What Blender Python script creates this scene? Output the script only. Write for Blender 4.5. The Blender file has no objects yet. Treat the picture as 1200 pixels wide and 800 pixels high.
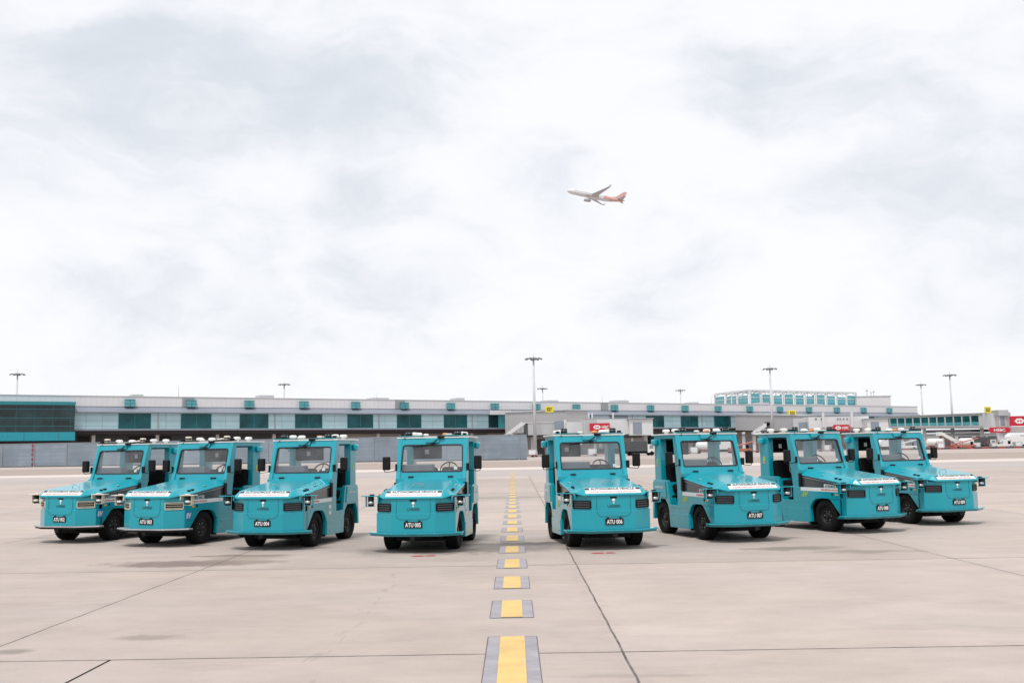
import bpy, bmesh, math, random
from mathutils import Vector, Matrix
random.seed(7)
R = math.radians
sc = bpy.context.scene
col = sc.collection

# ------------------------------------------------------------------ camera (35 mm lens, eye height 1.56 m)
PITCH, ROLL, YAW, EYE, FPX = 0.1085, 0.01614, -0.00118, 1.5645, 1167.0
cam_d = bpy.data.cameras.new('camera'); cam = bpy.data.objects.new('camera', cam_d); col.objects.link(cam)
cam_d.sensor_width = 36.0; cam_d.sensor_fit = 'HORIZONTAL'; cam_d.lens = FPX / 1200 * 36.0
cam_d.clip_start = 0.05; cam_d.clip_end = 6000
cam.matrix_world = (Matrix.Translation((0, 0, EYE)) @ Matrix.Rotation(YAW, 4, 'Z').inverted() @
                    Matrix.Rotation(math.pi / 2 + PITCH, 4, 'X') @ Matrix.Rotation(-ROLL, 4, 'Z'))
sc.camera = cam

def ray(px, py):
    x, y = px - 600.0, py - 400.0
    c, s = math.cos(ROLL), math.sin(ROLL)
    x, y = (x * c - y * s) / FPX, (x * s + y * c) / FPX
    dx, dy, dz = x, math.cos(PITCH) + y * math.sin(PITCH), math.sin(PITCH) - y * math.cos(PITCH)
    return Vector((dx * math.cos(YAW) + dy * math.sin(YAW), -dx * math.sin(YAW) + dy * math.cos(YAW), dz))

def at(px, py, Y):
    d = ray(px, py); k = Y / d.y
    return Vector((d.x * k, Y, EYE + d.z * k))

# ------------------------------------------------------------------ materials
MATS = {}
def nodes_of(m):
    m.use_nodes = True
    nt = m.node_tree; return nt, nt.nodes, nt.links

def mat(name, color, rough=0.5, metal=0.0, coat=0.0, var=0.08, scale=3.0, bump=0.0, emit=None, spec=0.5, detail=6.0, dirt=0.0, dirtc=(0.16, 0.14, 0.12, 1), dscale=2.2, dlo=0.5, dhi=0.75):
    m = bpy.data.materials.new(name); nt, n, l = nodes_of(m)
    b = n['Principled BSDF']
    tc = n.new('ShaderNodeTexCoord')
    no = n.new('ShaderNodeTexNoise'); no.inputs['Scale'].default_value = scale; no.inputs['Detail'].default_value = detail
    oi = n.new('ShaderNodeObjectInfo'); va = n.new('ShaderNodeVectorMath'); va.operation = 'MULTIPLY_ADD'
    l.new(oi.outputs['Random'], va.inputs[0]); va.inputs[1].default_value = (31.0, 17.0, 23.0); l.new(tc.outputs['Object'], va.inputs[2])
    l.new(va.outputs[0], no.inputs['Vector'])
    mr = n.new('ShaderNodeMapRange'); mr.inputs[1].default_value = 0.3; mr.inputs[2].default_value = 0.7
    mr.inputs[3].default_value = 1 - var; mr.inputs[4].default_value = 1 + var
    l.new(no.outputs['Fac'], mr.inputs[0])
    mx = n.new('ShaderNodeVectorMath'); mx.operation = 'SCALE'; mx.inputs[0].default_value = color
    l.new(mr.outputs[0], mx.inputs['Scale'])
    out = mx.outputs[0]
    if dirt > 0:
        n2 = n.new('ShaderNodeTexNoise'); n2.inputs['Scale'].default_value = dscale; n2.inputs['Detail'].default_value = 8
        n2.inputs['Roughness'].default_value = 0.7
        l.new(va.outputs[0], n2.inputs['Vector'])
        m2 = n.new('ShaderNodeMapRange'); m2.inputs[1].default_value = dlo; m2.inputs[2].default_value = dhi
        m2.inputs[4].default_value = dirt; l.new(n2.outputs['Fac'], m2.inputs[0])
        mm = n.new('ShaderNodeMix'); mm.data_type = 'RGBA'; l.new(m2.outputs[0], mm.inputs[0])
        l.new(out, mm.inputs[6]); mm.inputs[7].default_value = dirtc; out = mm.outputs[2]
    l.new(out, b.inputs['Base Color'])
    rr = n.new('ShaderNodeMapRange'); rr.inputs[1].default_value = 0.3; rr.inputs[2].default_value = 0.7
    rr.inputs[3].default_value = max(0, rough - 0.06); rr.inputs[4].default_value = min(1, rough + 0.08)
    l.new(no.outputs['Fac'], rr.inputs[0]); l.new(rr.outputs[0], b.inputs['Roughness'])
    b.inputs['Metallic'].default_value = metal
    b.inputs['Coat Weight'].default_value = coat; b.inputs['Coat Roughness'].default_value = 0.13; b.inputs['Coat IOR'].default_value = 1.5
    b.inputs['Specular IOR Level'].default_value = spec
    if bump > 0:
        bp = n.new('ShaderNodeBump'); bp.inputs['Strength'].default_value = bump; bp.inputs['Distance'].default_value = 0.01
        l.new(no.outputs['Fac'], bp.inputs['Height']); l.new(bp.outputs[0], b.inputs['Normal'])
    if emit:
        b.inputs['Emission Color'].default_value = (*color, 1); b.inputs['Emission Strength'].default_value = emit
    MATS[name] = m
    return m

M = MATS
mat('teal_paint', (0.0, 0.315, 0.392), 0.42, coat=1.0, var=0.05, scale=1.5, dirt=0.15, dirtc=(0.10, 0.24, 0.27, 1), dscale=5, dlo=.54, dhi=.80, spec=0.15)
mat('hood_paint', (0.0, 0.315, 0.392), 0.5, coat=1.0, var=0.02, scale=0.6, detail=1.0, spec=0.1)
M['hood_paint'].node_tree.nodes['Principled BSDF'].inputs['Coat Roughness'].default_value = 0.2
mat('teal_light', (0.01, 0.34, 0.41), 0.3, coat=0.5, var=0.04)
mat('white_paint', (0.72, 0.72, 0.70), 0.35, coat=0.3, var=0.04)
mat('cream_plastic', (0.66, 0.60, 0.48), 0.45, var=0.06)
mat('decal_white', (0.78, 0.78, 0.77), 0.4, var=0.02)
mat('decal_grey', (0.62, 0.64, 0.65), 0.4, var=0.03)
mat('black_plastic', (0.006, 0.006, 0.007), 0.5, var=0.2, spec=0.25)
mat('black_matt', (0.005, 0.005, 0.006), 0.85, var=0.2, spec=0.15)
mat('rubber', (0.008, 0.008, 0.008), 0.8, var=0.3, scale=14, bump=0.2, spec=0.15)
mat('gasket', (0.006, 0.008, 0.01), 0.5)
mat('rim_black', (0.012, 0.012, 0.013), 0.5, var=0.3, dirt=0.22, spec=0.3)
mat('chassis', (0.008, 0.008, 0.009), 0.7, var=0.3, dirt=0.08, spec=0.2)
mat('seat_vinyl', (0.004, 0.004, 0.005), 0.75, spec=0.15, var=0.1)
mat('dash_grey', (0.15, 0.17, 0.19), 0.6, var=0.06)
mat('side_grey', (0.05, 0.055, 0.06), 0.22, coat=0.4, var=0.08)
mat('chrome', (0.55, 0.56, 0.58), 0.2, metal=1.0)
mat('amber', (0.75, 0.28, 0.04), 0.25, coat=0.5)
mat('lamp_lens', (0.35, 0.33, 0.22), 0.15, coat=0.5)
mat('lidar_window', (0.02, 0.022, 0.03), 0.08, coat=1.0)
mat('text_dark', (0.02, 0.03, 0.035), 0.5)
mat('text_white', (0.8, 0.8, 0.78), 0.5)
mat('text_red', (0.45, 0.05, 0.05), 0.5)
mat('text_teal', (0.01, 0.10, 0.115), 0.5)
mat('ev_blue', (0.03, 0.19, 0.50), 0.4)
mat('lime', (0.38, 0.52, 0.04), 0.4)
mat('yellow_sign', (0.75, 0.60, 0.02), 0.4, var=0.04)
mat('red_sign', (0.50, 0.012, 0.035), 0.4, var=0.04)
mat('bridge_grey', (0.48, 0.49, 0.50), 0.5, var=0.05, scale=0.4)
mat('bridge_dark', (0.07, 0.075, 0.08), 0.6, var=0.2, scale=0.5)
mat('bridge_white', (0.62, 0.63, 0.64), 0.45, var=0.04, scale=0.5)
mat('pane_grey', (0.22, 0.26, 0.31), 0.15, coat=0.3, var=0.1)
mat('glass_green', (0.008, 0.075, 0.085), 0.12, coat=0.0, var=0.45, scale=0.35, spec=0.25)
mat('glass_dark', (0.008, 0.035, 0.04), 0.12, coat=0.0, var=0.5, scale=0.18, spec=.25)
mat('teal_glass', (0.07, 0.32, 0.36), 0.12, coat=0.5, var=0.15, scale=0.5)
mat('teal_band', (0.0, 0.20, 0.23), 0.3, coat=0.4, var=0.05)
mat('teal_band_light', (0.0, 0.28, 0.36), 0.3, coat=0.4, var=0.05)
mat('fascia', (0.66, 0.65, 0.66), 0.6, var=0.03, scale=0.1)
mat('eave', (0.21, 0.235, 0.28), 0.45, var=0.07, scale=0.15)
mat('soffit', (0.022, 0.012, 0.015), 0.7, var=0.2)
mat('beige_wall', (0.40, 0.37, 0.35), 0.8, var=0.08, scale=0.2)
mat('steel_grey', (0.32, 0.33, 0.34), 0.5, metal=0.3, var=0.06)
mat('mast_steel', (0.56, 0.57, 0.58), 0.5, metal=0.0, var=0.05)
mat('mast_head', (0.24, 0.25, 0.26), 0.5, var=0.1)
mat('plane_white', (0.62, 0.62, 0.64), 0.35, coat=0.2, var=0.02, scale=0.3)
mat('plane_red_hazed', (0.56, 0.31, 0.28), 0.35, coat=0.2, var=0.04, scale=0.3)  # livery red paled, with distance haze mixed into the colour
mat('plane_grey_hazed', (0.42, 0.42, 0.44), 0.4, var=0.05, scale=0.3)  # lightened grey, distance haze worked into the base colour
mat('red_equipment', (0.33, 0.06, 0.06), 0.5, var=0.15)
mat('orange_equipment', (0.42, 0.13, 0.09), 0.5, var=0.1)
mat('silver', (0.5, 0.51, 0.53), 0.4, metal=0.6, var=0.1)
mat('yellow_paint', (0.62, 0.43, 0.16), 0.75, var=0.10, scale=4, dirt=0.7, dirtc=(0.40, 0.35, 0.31, 1), dscale=9, dlo=.56, dhi=.70)
mat('grey_paint', (0.30, 0.285, 0.315), 0.8, var=0.14, scale=5, dirt=0.7, dirtc=(0.40, 0.35, 0.32, 1), dscale=7, dlo=.50, dhi=.68)
mat('red_paint', (0.45, 0.07, 0.08), 0.8, var=0.2, scale=8)
mat('line_faint', (0.62, 0.53, 0.38), 0.85, var=0.1)
mat('line_white', (0.66, 0.62, 0.60), 0.85, var=0.1)

def glass(name, tint, refl=0.5, rough=0.02):
    m = bpy.data.materials.new(name); nt, n, l = nodes_of(m)
    n.remove(n['Principled BSDF']); out = n['Material Output']
    tr = n.new('ShaderNodeBsdfTransparent'); tr.inputs[0].default_value = (*tint, 1)
    df = n.new('ShaderNodeBsdfDiffuse'); df.inputs[0].default_value = (0.5, 0.52, 0.54, 1)
    m0 = n.new('ShaderNodeMixShader')
    tc = n.new('ShaderNodeTexCoord'); no = n.new('ShaderNodeTexNoise'); no.inputs['Scale'].default_value = 3.5; no.inputs['Detail'].default_value = 8
    l.new(tc.outputs['Object'], no.inputs['Vector'])
    mr = n.new('ShaderNodeMapRange'); mr.inputs[1].default_value = 0.3; mr.inputs[2].default_value = 0.8
    mr.inputs[3].default_value = 0.05; mr.inputs[4].default_value = 0.16
    l.new(no.outputs['Fac'], mr.inputs[0]); l.new(mr.outputs[0], m0.inputs[0])
    l.new(tr.outputs[0], m0.inputs[1]); l.new(df.outputs[0], m0.inputs[2])
    gl = n.new('ShaderNodeBsdfGlossy'); gl.inputs['Roughness'].default_value = rough
    lw = n.new('ShaderNodeLayerWeight'); lw.inputs[0].default_value = 0.5
    pw = n.new('ShaderNodeMath'); pw.operation = 'POWER'; pw.inputs[1].default_value = 4.0; l.new(lw.outputs['Facing'], pw.inputs[0])
    mu = n.new('ShaderNodeMath'); mu.operation = 'MULTIPLY_ADD'; mu.inputs[1].default_value = 0.9; mu.inputs[2].default_value = 0.045 * refl * 2
    l.new(pw.outputs[0], mu.inputs[0])
    m1 = n.new('ShaderNodeMixShader'); l.new(mu.outputs[0], m1.inputs[0])
    l.new(m0.outputs[0], m1.inputs[1]); l.new(gl.outputs[0], m1.inputs[2]); l.new(m1.outputs[0], out.inputs[0])
    MATS[name] = m
glass('windscreen_glass', (0.88, 0.91, 0.93), 0.8)
glass('mirror_glass', (0.1, 0.1, 0.1), 1.5)
glass('roof_glass', (0.30, 0.55, 0.60), 0.8)

def M_math(n, l, op, a, b=None):
    x = n.new('ShaderNodeMath'); x.operation = op
    for i, v in enumerate((a, b)):
        if v is None: continue
        if isinstance(v, (int, float)): x.inputs[i].default_value = v
        else: l.new(v, x.inputs[i])
    return x.outputs[0]

def line_mask(n, l, coord, offset, period, width, wob=None):
    v = M_math(n, l, 'SUBTRACT', coord, offset)
    if wob is not None: v = M_math(n, l, 'ADD', v, wob)
    v = M_math(n, l, 'DIVIDE', v, period)
    v = M_math(n, l, 'ADD', v, 0.5)
    v = M_math(n, l, 'FLOORED_MODULO', v, 1.0)
    v = M_math(n, l, 'SUBTRACT', v, 0.5)
    v = M_math(n, l, 'ABSOLUTE', v)
    v = M_math(n, l, 'MULTIPLY', v, period)
    mr = n.new('ShaderNodeMapRange'); mr.inputs[1].default_value = width * 0.5; mr.inputs[2].default_value = width
    mr.inputs[3].default_value = 1; mr.inputs[4].default_value = 0; l.new(v, mr.inputs[0])
    return mr.outputs[0]

def mixc(n, l, fac, a, b, blend='MIX'):
    m = n.new('ShaderNodeMix'); m.data_type = 'RGBA'; m.blend_type = blend
    for i, v in ((0, fac), (6, a), (7, b)):
        if isinstance(v, (int, float)): m.inputs[i].default_value = v
        elif isinstance(v, tuple): m.inputs[i].default_value = v
        else: l.new(v, m.inputs[i])
    return m.outputs[2]

def noise(n, l, vec, scale, detail=4, rough=0.5, lo=0.3, hi=0.7, a=0.0, b=1.0):
    no = n.new('ShaderNodeTexNoise'); no.inputs['Scale'].default_value = scale; no.inputs['Detail'].default_value = detail
    no.inputs['Roughness'].default_value = rough; l.new(vec, no.inputs['Vector'])
    mr = n.new('ShaderNodeMapRange'); mr.inputs[1].default_value = lo; mr.inputs[2].default_value = hi
    mr.inputs[3].default_value = a; mr.inputs[4].default_value = b; l.new(no.outputs['Fac'], mr.inputs[0])
    return mr.outputs[0]

def scaled(n, l, vec, s, loc=(0, 0, 0)):
    mp = n.new('ShaderNodeMapping'); mp.inputs['Scale'].default_value = s; mp.inputs['Location'].default_value = loc
    l.new(vec, mp.inputs['Vector']); return mp.outputs[0]

def concrete():
    m = bpy.data.materials.new('apron_concrete'); nt, n, l = nodes_of(m); b = n['Principled BSDF']
    tc = n.new('ShaderNodeTexCoord'); P = tc.outputs['Object']
    sx = n.new('ShaderNodeSeparateXYZ'); l.new(P, sx.inputs[0]); X, Y = sx.outputs[0], sx.outputs[1]
    # slab tone
    fx = M_math(n, l, 'FLOOR', M_math(n, l, 'DIVIDE', M_math(n, l, 'SUBTRACT', X, 0.80), 5.15))
    fy = M_math(n, l, 'FLOOR', M_math(n, l, 'DIVIDE', M_math(n, l, 'SUBTRACT', Y, 7.93), 5.93))
    cb = n.new('ShaderNodeCombineXYZ'); l.new(fx, cb.inputs[0]); l.new(fy, cb.inputs[1])
    wn = n.new('ShaderNodeTexWhiteNoise'); wn.noise_dimensions = '2D'; l.new(cb.outputs[0], wn.inputs['Vector'])
    slab = n.new('ShaderNodeMapRange'); slab.inputs[3].default_value = 0.90; slab.inputs[4].default_value = 1.06
    l.new(wn.outputs['Value'], slab.inputs[0])
    big = noise(n, l, P, 0.16, 6, 0.6, 0.3, 0.7, 0.93, 1.06)
    mid = noise(n, l, scaled(n, l, P, (0.8, 1.2, 1)), 1.1, 9, 0.7, 0.3, 0.7, 0.89, 1.09)
    fine = noise(n, l, P, 70, 4, 0.7, 0.3, 0.7, 0.93, 1.07)
    g = M_math(n, l, 'MULTIPLY', M_math(n, l, 'MULTIPLY', slab.outputs[0], big), M_math(n, l, 'MULTIPLY', mid, fine))
    vm = n.new('ShaderNodeVectorMath'); vm.operation = 'SCALE'
    tint = mixc(n, l, noise(n, l, P, 0.35, 5), (0.432, 0.360, 0.315, 1), (0.430, 0.372, 0.342, 1))
    l.new(tint, vm.inputs[0]); l.new(g, vm.inputs['Scale']); c = vm.outputs[0]
    # tyre smears and weathering streaks
    st = noise(n, l, scaled(n, l, P, (0.45, 1.2, 1), (3, 1, 0)), 1.1, 9, 0.75, 0.52, 0.80, 0, 0.50)
    c = mixc(n, l, st, c, (0.25, 0.225, 0.20, 1))
    sp = noise(n, l, P, 7.0, 4, 0.6, 0.70, 0.80, 0, 0.35)
    c = mixc(n, l, sp, c, (0.26, 0.24, 0.22, 1))
    pal = noise(n, l, scaled(n, l, P, (0.5, 1.1, 1), (5, 7, 0)), 0.55, 8, 0.7, 0.55, 0.78, 0, 0.30)
    c = mixc(n, l, pal, c, (0.54, 0.47, 0.44, 1))
    # old spills: x, y, half-width x, half-width y, strength, distortion by noise
    wx = noise(n, l, P, 1.4, 6, 0.7, 0.3, 0.7, -0.55, 0.55); wy = noise(n, l, scaled(n, l, P, (1, 1, 1), (9, 4, 0)), 1.7, 6, 0.7, 0.3, 0.7, -0.55, 0.55)
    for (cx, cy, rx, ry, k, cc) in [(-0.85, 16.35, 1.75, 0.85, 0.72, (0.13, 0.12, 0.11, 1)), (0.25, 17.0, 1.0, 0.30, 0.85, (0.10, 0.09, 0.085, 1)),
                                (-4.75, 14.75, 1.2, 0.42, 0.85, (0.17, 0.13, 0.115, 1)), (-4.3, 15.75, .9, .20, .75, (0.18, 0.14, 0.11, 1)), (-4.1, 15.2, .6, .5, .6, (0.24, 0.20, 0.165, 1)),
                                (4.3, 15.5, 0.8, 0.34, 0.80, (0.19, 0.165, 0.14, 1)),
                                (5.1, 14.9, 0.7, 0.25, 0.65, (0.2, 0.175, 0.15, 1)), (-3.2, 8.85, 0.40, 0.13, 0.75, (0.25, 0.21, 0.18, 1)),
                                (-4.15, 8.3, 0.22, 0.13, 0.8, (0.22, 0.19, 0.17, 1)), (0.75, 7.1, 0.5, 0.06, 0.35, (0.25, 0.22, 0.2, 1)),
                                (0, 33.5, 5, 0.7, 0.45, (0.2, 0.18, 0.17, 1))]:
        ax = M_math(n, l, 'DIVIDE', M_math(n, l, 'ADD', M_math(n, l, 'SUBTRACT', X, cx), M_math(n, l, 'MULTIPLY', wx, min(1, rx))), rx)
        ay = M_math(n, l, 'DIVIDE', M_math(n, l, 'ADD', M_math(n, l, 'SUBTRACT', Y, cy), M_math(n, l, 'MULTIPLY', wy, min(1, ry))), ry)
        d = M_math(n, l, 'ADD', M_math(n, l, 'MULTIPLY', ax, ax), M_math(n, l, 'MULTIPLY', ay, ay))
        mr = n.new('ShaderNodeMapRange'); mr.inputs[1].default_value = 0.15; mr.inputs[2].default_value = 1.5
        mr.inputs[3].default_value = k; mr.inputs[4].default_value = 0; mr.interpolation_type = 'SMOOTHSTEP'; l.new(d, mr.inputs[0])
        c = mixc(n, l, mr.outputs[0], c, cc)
    # skid marks: a wheel track of short scuffs
    sk = line_mask(n, l, X, -1.50, 400, 0.055, noise(n, l, scaled(n, l, P, (0, 1, 0)), 1.2, 2, 0.5, 0.3, 0.7, -0.12, 0.12))
    skn = noise(n, l, scaled(n, l, P, (6, 1.0, 1)), 2.2, 3, 0.6, 0.52, 0.66, 0, 0.22)
    yr = n.new('ShaderNodeMapRange'); yr.inputs[1].default_value = 13.5; yr.inputs[2].default_value = 14.5; yr.inputs[3].default_value = 1; yr.inputs[4].default_value = 0
    l.new(Y, yr.inputs[0])
    c = mixc(n, l, M_math(n, l, 'MULTIPLY', M_math(n, l, 'MULTIPLY', sk, skn), yr.outputs[0]), c, (0.10, 0.09, 0.09, 1))
    # joints between slabs
    wob = noise(n, l, P, 1.5, 3, 0.6, 0.3, 0.7, -0.006, 0.006)
    jx = line_mask(n, l, X, 0.81, 5.15, 0.013, wob); jy = line_mask(n, l, Y, 7.93, 5.93, 0.020, wob)
    j = M_math(n, l, 'MAXIMUM', jx, jy)
    jn = noise(n, l, P, 2.5, 4, 0.7, 0.35, 0.65, 0.6, 1.0)
    c = mixc(n, l, M_math(n, l, 'MULTIPLY', j, jn), c, (0.045, 0.038, 0.036, 1))
    # faint grime along the joints
    gx = line_mask(n, l, X, 0.81, 5.15, 0.16, wob); gy = line_mask(n, l, Y, 7.93, 5.93, 0.22, wob)
    gg = M_math(n, l, 'MULTIPLY', M_math(n, l, 'MAXIMUM', gx, gy), noise(n, l, P, 3, 5, 0.7, 0.4, 0.7, 0.0, 0.22))
    c = mixc(n, l, gg, c, (0.25, 0.22, 0.20, 1))
    l.new(c, b.inputs['Base Color'])
    b.inputs['Roughness'].default_value = 0.78; b.inputs['Specular IOR Level'].default_value = 0.3
    bp = n.new('ShaderNodeBump'); bp.inputs['Strength'].default_value = 0.15; bp.inputs['Distance'].default_value = 0.01
    l.new(fine, bp.inputs['Height']); l.new(bp.outputs[0], b.inputs['Normal'])
    MATS['apron_concrete'] = m
concrete()

def sheet_mat(name, c0, c1, s=(0.02, 0.3, 1)):
    m = bpy.data.materials.new(name); nt, n, l = nodes_of(m); b = n['Principled BSDF']
    tc = n.new('ShaderNodeTexCoord'); P = tc.outputs['Object']
    f = noise(n, l, scaled(n, l, P, s), 1.0, 8, 0.65, 0.3, 0.7)
    c = mixc(n, l, f, c0, c1); l.new(c, b.inputs['Base Color']); b.inputs['Roughness'].default_value = 0.85
    b.inputs['Specular IOR Level'].default_value = 0.2
    MATS[name] = m
sheet_mat('brown_strip', (0.30, 0.245, 0.215, 1), (0.38, 0.315, 0.28, 1))
sheet_mat('grey_strip', (0.36, 0.325, 0.315, 1), (0.44, 0.395, 0.38, 1))
sheet_mat('pale_strip', (0.56, 0.50, 0.46, 1), (0.60, 0.53, 0.49, 1))

def grid_mat(name, base, linec, px_, pz_, w=0.08, var=0.08, rough=0.3, ribs=False, coat=0.3, offx=0.0, panelvar=0.0):
    m = bpy.data.materials.new(name); nt, n, l = nodes_of(m); b = n['Principled BSDF']
    tc = n.new('ShaderNodeTexCoord'); P = tc.outputs['Object']
    sx = n.new('ShaderNodeSeparateXYZ'); l.new(P, sx.inputs[0])
    f = noise(n, l, P, 0.25, 6, 0.6, 0.3, 0.7, 1 - var, 1 + var)
    if panelvar:
        fl = n.new('ShaderNodeCombineXYZ')
        l.new(M_math(n, l, 'FLOOR', M_math(n, l, 'DIVIDE', M_math(n, l, 'SUBTRACT', sx.outputs[0], offx), px_)), fl.inputs[0])
        l.new(M_math(n, l, 'FLOOR', M_math(n, l, 'DIVIDE', sx.outputs[2], pz_)), fl.inputs[1])
        wn = n.new('ShaderNodeTexWhiteNoise'); wn.noise_dimensions = '2D'; l.new(fl.outputs[0], wn.inputs['Vector'])
        mr = n.new('ShaderNodeMapRange'); mr.inputs[3].default_value = 1 - panelvar; mr.inputs[4].default_value = 1 + panelvar
        l.new(wn.outputs['Value'], mr.inputs[0]); f = M_math(n, l, 'MULTIPLY', f, mr.outputs[0])
    vm = n.new('ShaderNodeVectorMath'); vm.operation = 'SCALE'; vm.inputs[0].default_value = base; l.new(f, vm.inputs['Scale'])
    c = vm.outputs[0]
    lx = line_mask(n, l, sx.outputs[0], offx, px_, w); lz = line_mask(n, l, sx.outputs[2], 0.0, pz_, w)
    c = mixc(n, l, M_math(n, l, 'MULTIPLY', M_math(n, l, 'MAXIMUM', lx, lz), 0.8), c, (*linec, 1))
    l.new(c, b.inputs['Base Color']); b.inputs['Roughness'].default_value = rough; b.inputs['Coat Weight'].default_value = coat
    MATS[name] = m
grid_mat('facade_panel', (0.37, 0.55, 0.60), (0.18, 0.31, 0.35), 3.255, 1.15, 0.07, offx=-5.6 - 2.3, panelvar=0.05)
grid_mat('hoarding', (0.215, 0.265, 0.315), (0.19, 0.235, 0.28), 3.0, 0.62, 0.05, var=0.20, rough=0.5, panelvar=0.07, coat=0.1)
grid_mat('corrugated', (0.46, 0.46, 0.47), (0.36, 0.36, 0.375), 0.75, 50, 0.16, var=0.04, rough=0.5, coat=0)
grid_mat('fascia_panel', (0.66, 0.66, 0.68), (0.57, 0.57, 0.59), 1.1, 50, 0.06, var=0.03, rough=0.6, coat=0)
grid_mat('glass_wall', (0.006, 0.030, 0.034), (0.015, 0.09, 0.09), 3.4, 3.1, 0.07, var=0.9, rough=0.12, coat=0.0)

# ------------------------------------------------------------------ helpers
def tag(o, label=None, cat=None, group=None, kind=None):
    if label: o['label'] = label
    if cat: o['category'] = cat
    if group: o['group'] = group
    if kind: o['kind'] = kind
    return o

def empty(name, loc=(0, 0, 0), rz=0.0, label=None, cat=None, group=None):
    o = bpy.data.objects.new(name, None); col.objects.link(o); o.location = loc; o.rotation_euler = (0, 0, rz)
    o.empty_display_size = 0.2
    return tag(o, label, cat, group)

class MB:
    def __init__(s): s.bm = bmesh.new(); s.mats = []; s.cur = 0
    def use(s, name):
        if name not in s.mats: s.mats.append(name)
        s.cur = s.mats.index(name); return s
    def _take(s, faces, smooth=False):
        for f in faces: f.material_index = s.cur; f.smooth = smooth
    def face(s, pts, smooth=False):
        f = s.bm.faces.new([s.bm.verts.new(p) for p in pts]); s._take([f], smooth); return f
    def box(s, x0, x1, y0, y1, z0, z1, bev=0.0, M4=None, seg=2):
        t = bmesh.new(); bmesh.ops.create_cube(t, size=1)
        for v in t.verts:
            v.co = Vector(((x0 + x1) / 2 + v.co.x * (x1 - x0), (y0 + y1) / 2 + v.co.y * (y1 - y0), (z0 + z1) / 2 + v.co.z * (z1 - z0)))
        if bev: bmesh.ops.bevel(t, geom=t.edges[:], offset=bev, segments=seg, affect='EDGES', profile=0.5)
        return s.merge(t, M4, smooth=bool(bev))
    def merge(s, t, M4=None, smooth=False):
        if M4 is not None: t.transform(M4)
        vm = {v: s.bm.verts.new(v.co) for v in t.verts}
        for f in t.faces:
            try: nf = s.bm.faces.new([vm[v] for v in f.verts]); nf.material_index = s.cur; nf.smooth = smooth and f.calc_area() < 0.0 or f.smooth
            except ValueError: pass
        t.free(); return s
    def prism(s, pts, axis, a, b, bev=0.0, M4=None):
        """polygon pts in the two other axes, extruded along axis from a to b"""
        t = bmesh.new()
        def P(p, k):
            if axis == 'y': return (p[0], k, p[1])
            if axis == 'x': return (k, p[0], p[1])
            return (p[0], p[1], k)
        va = [t.verts.new(P(p, a)) for p in pts]; vb = [t.verts.new(P(p, b)) for p in pts]
        t.faces.new(va); t.faces.new(list(reversed(vb)))
        for i in range(len(pts)):
            j = (i + 1) % len(pts); t.faces.new([va[j], va[i], vb[i], vb[j]])
        bmesh.ops.recalc_face_normals(t, faces=t.faces[:])
        if bev:
            bmesh.ops.bevel(t, geom=[e for e in t.edges if e.calc_face_angle(0) > 0.35], offset=bev, segments=2, affect='EDGES', profile=0.5, clamp_overlap=True)
        return s.merge(t, M4)
    def cyl(s, p0, p1, r0, r1=None, n=16, caps=True):
        r1 = r0 if r1 is None else r1
        p0, p1 = Vector(p0), Vector(p1); d = (p1 - p0); L = d.length
        if L < 1e-6: return s
        q = d.to_track_quat('Z', 'Y').to_matrix()
        A, B = [], []
        for i in range(n):
            a = 2 * math.pi * i / n; v = Vector((math.cos(a), math.sin(a), 0))
            A.append(s.bm.verts.new(p0 + q @ (v * r0))); B.append(s.bm.verts.new(p1 + q @ (v * r1)))
        fs = [s.bm.faces.new([A[i], A[(i + 1) % n], B[(i + 1) % n], B[i]]) for i in range(n)]
        s._take(fs, True)
        if caps: s._take([s.bm.faces.new(list(reversed(A))), s.bm.faces.new(B)])
        return s
    def tube(s, pts, r, n=8):
        for a, b in zip(pts[:-1], pts[1:]): s.cyl(a, b, r, r, n)
        return s
    def lathe(s, prof, axis='z', c=(0, 0, 0), n=24, closed=False):
        rings = []
        for (r, h) in prof:
            ring = []
            for i in range(n):
                a = 2 * math.pi * i / n; u, v = r * math.cos(a), r * math.sin(a)
                p = {'z': (u, v, h), 'y': (u, h, v), 'x': (h, u, v)}[axis]
                ring.append(s.bm.verts.new(Vector(c) + Vector(p)))
            rings.append(ring)
        pr = list(zip(rings[:-1], rings[1:])) + ([(rings[-1], rings[0])] if closed else [])
        for A, B in pr:
            s._take([s.bm.faces.new([A[i], A[(i + 1) % n], B[(i + 1) % n], B[i]]) for i in range(n)], True)
        if not closed:
            for rg in (rings[0], rings[-1]):
                try: s._take([s.bm.faces.new(rg)])
                except ValueError: pass
        return s
    def ring(s, outer, inner, a, b, M4):
        """frame between two loops of equal length (2D), thickness a..b along w, placed by M4"""
        t = bmesh.new(); L = []
        for loop, k in ((outer, a), (inner, a), (outer, b), (inner, b)): L.append([t.verts.new((p[0], p[1], k)) for p in loop])
        n = len(outer)
        for i in range(n):
            j = (i + 1) % n
            t.faces.new([L[0][i], L[0][j], L[1][j], L[1][i]]); t.faces.new([L[2][j], L[2][i], L[3][i], L[3][j]])
            t.faces.new([L[0][j], L[0][i], L[2][i], L[2][j]]); t.faces.new([L[1][i], L[1][j], L[3][j], L[3][i]])
        bmesh.ops.recalc_face_normals(t, faces=t.faces[:])
        return s.merge(t, M4)
    def mesh(s, name):
        me = bpy.data.meshes.new(name)
        bmesh.ops.recalc_face_normals(s.bm, faces=s.bm.faces[:])
        s.bm.to_mesh(me); s.bm.free()
        for k in s.mats: me.materials.append(M[k])
        return me
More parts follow.
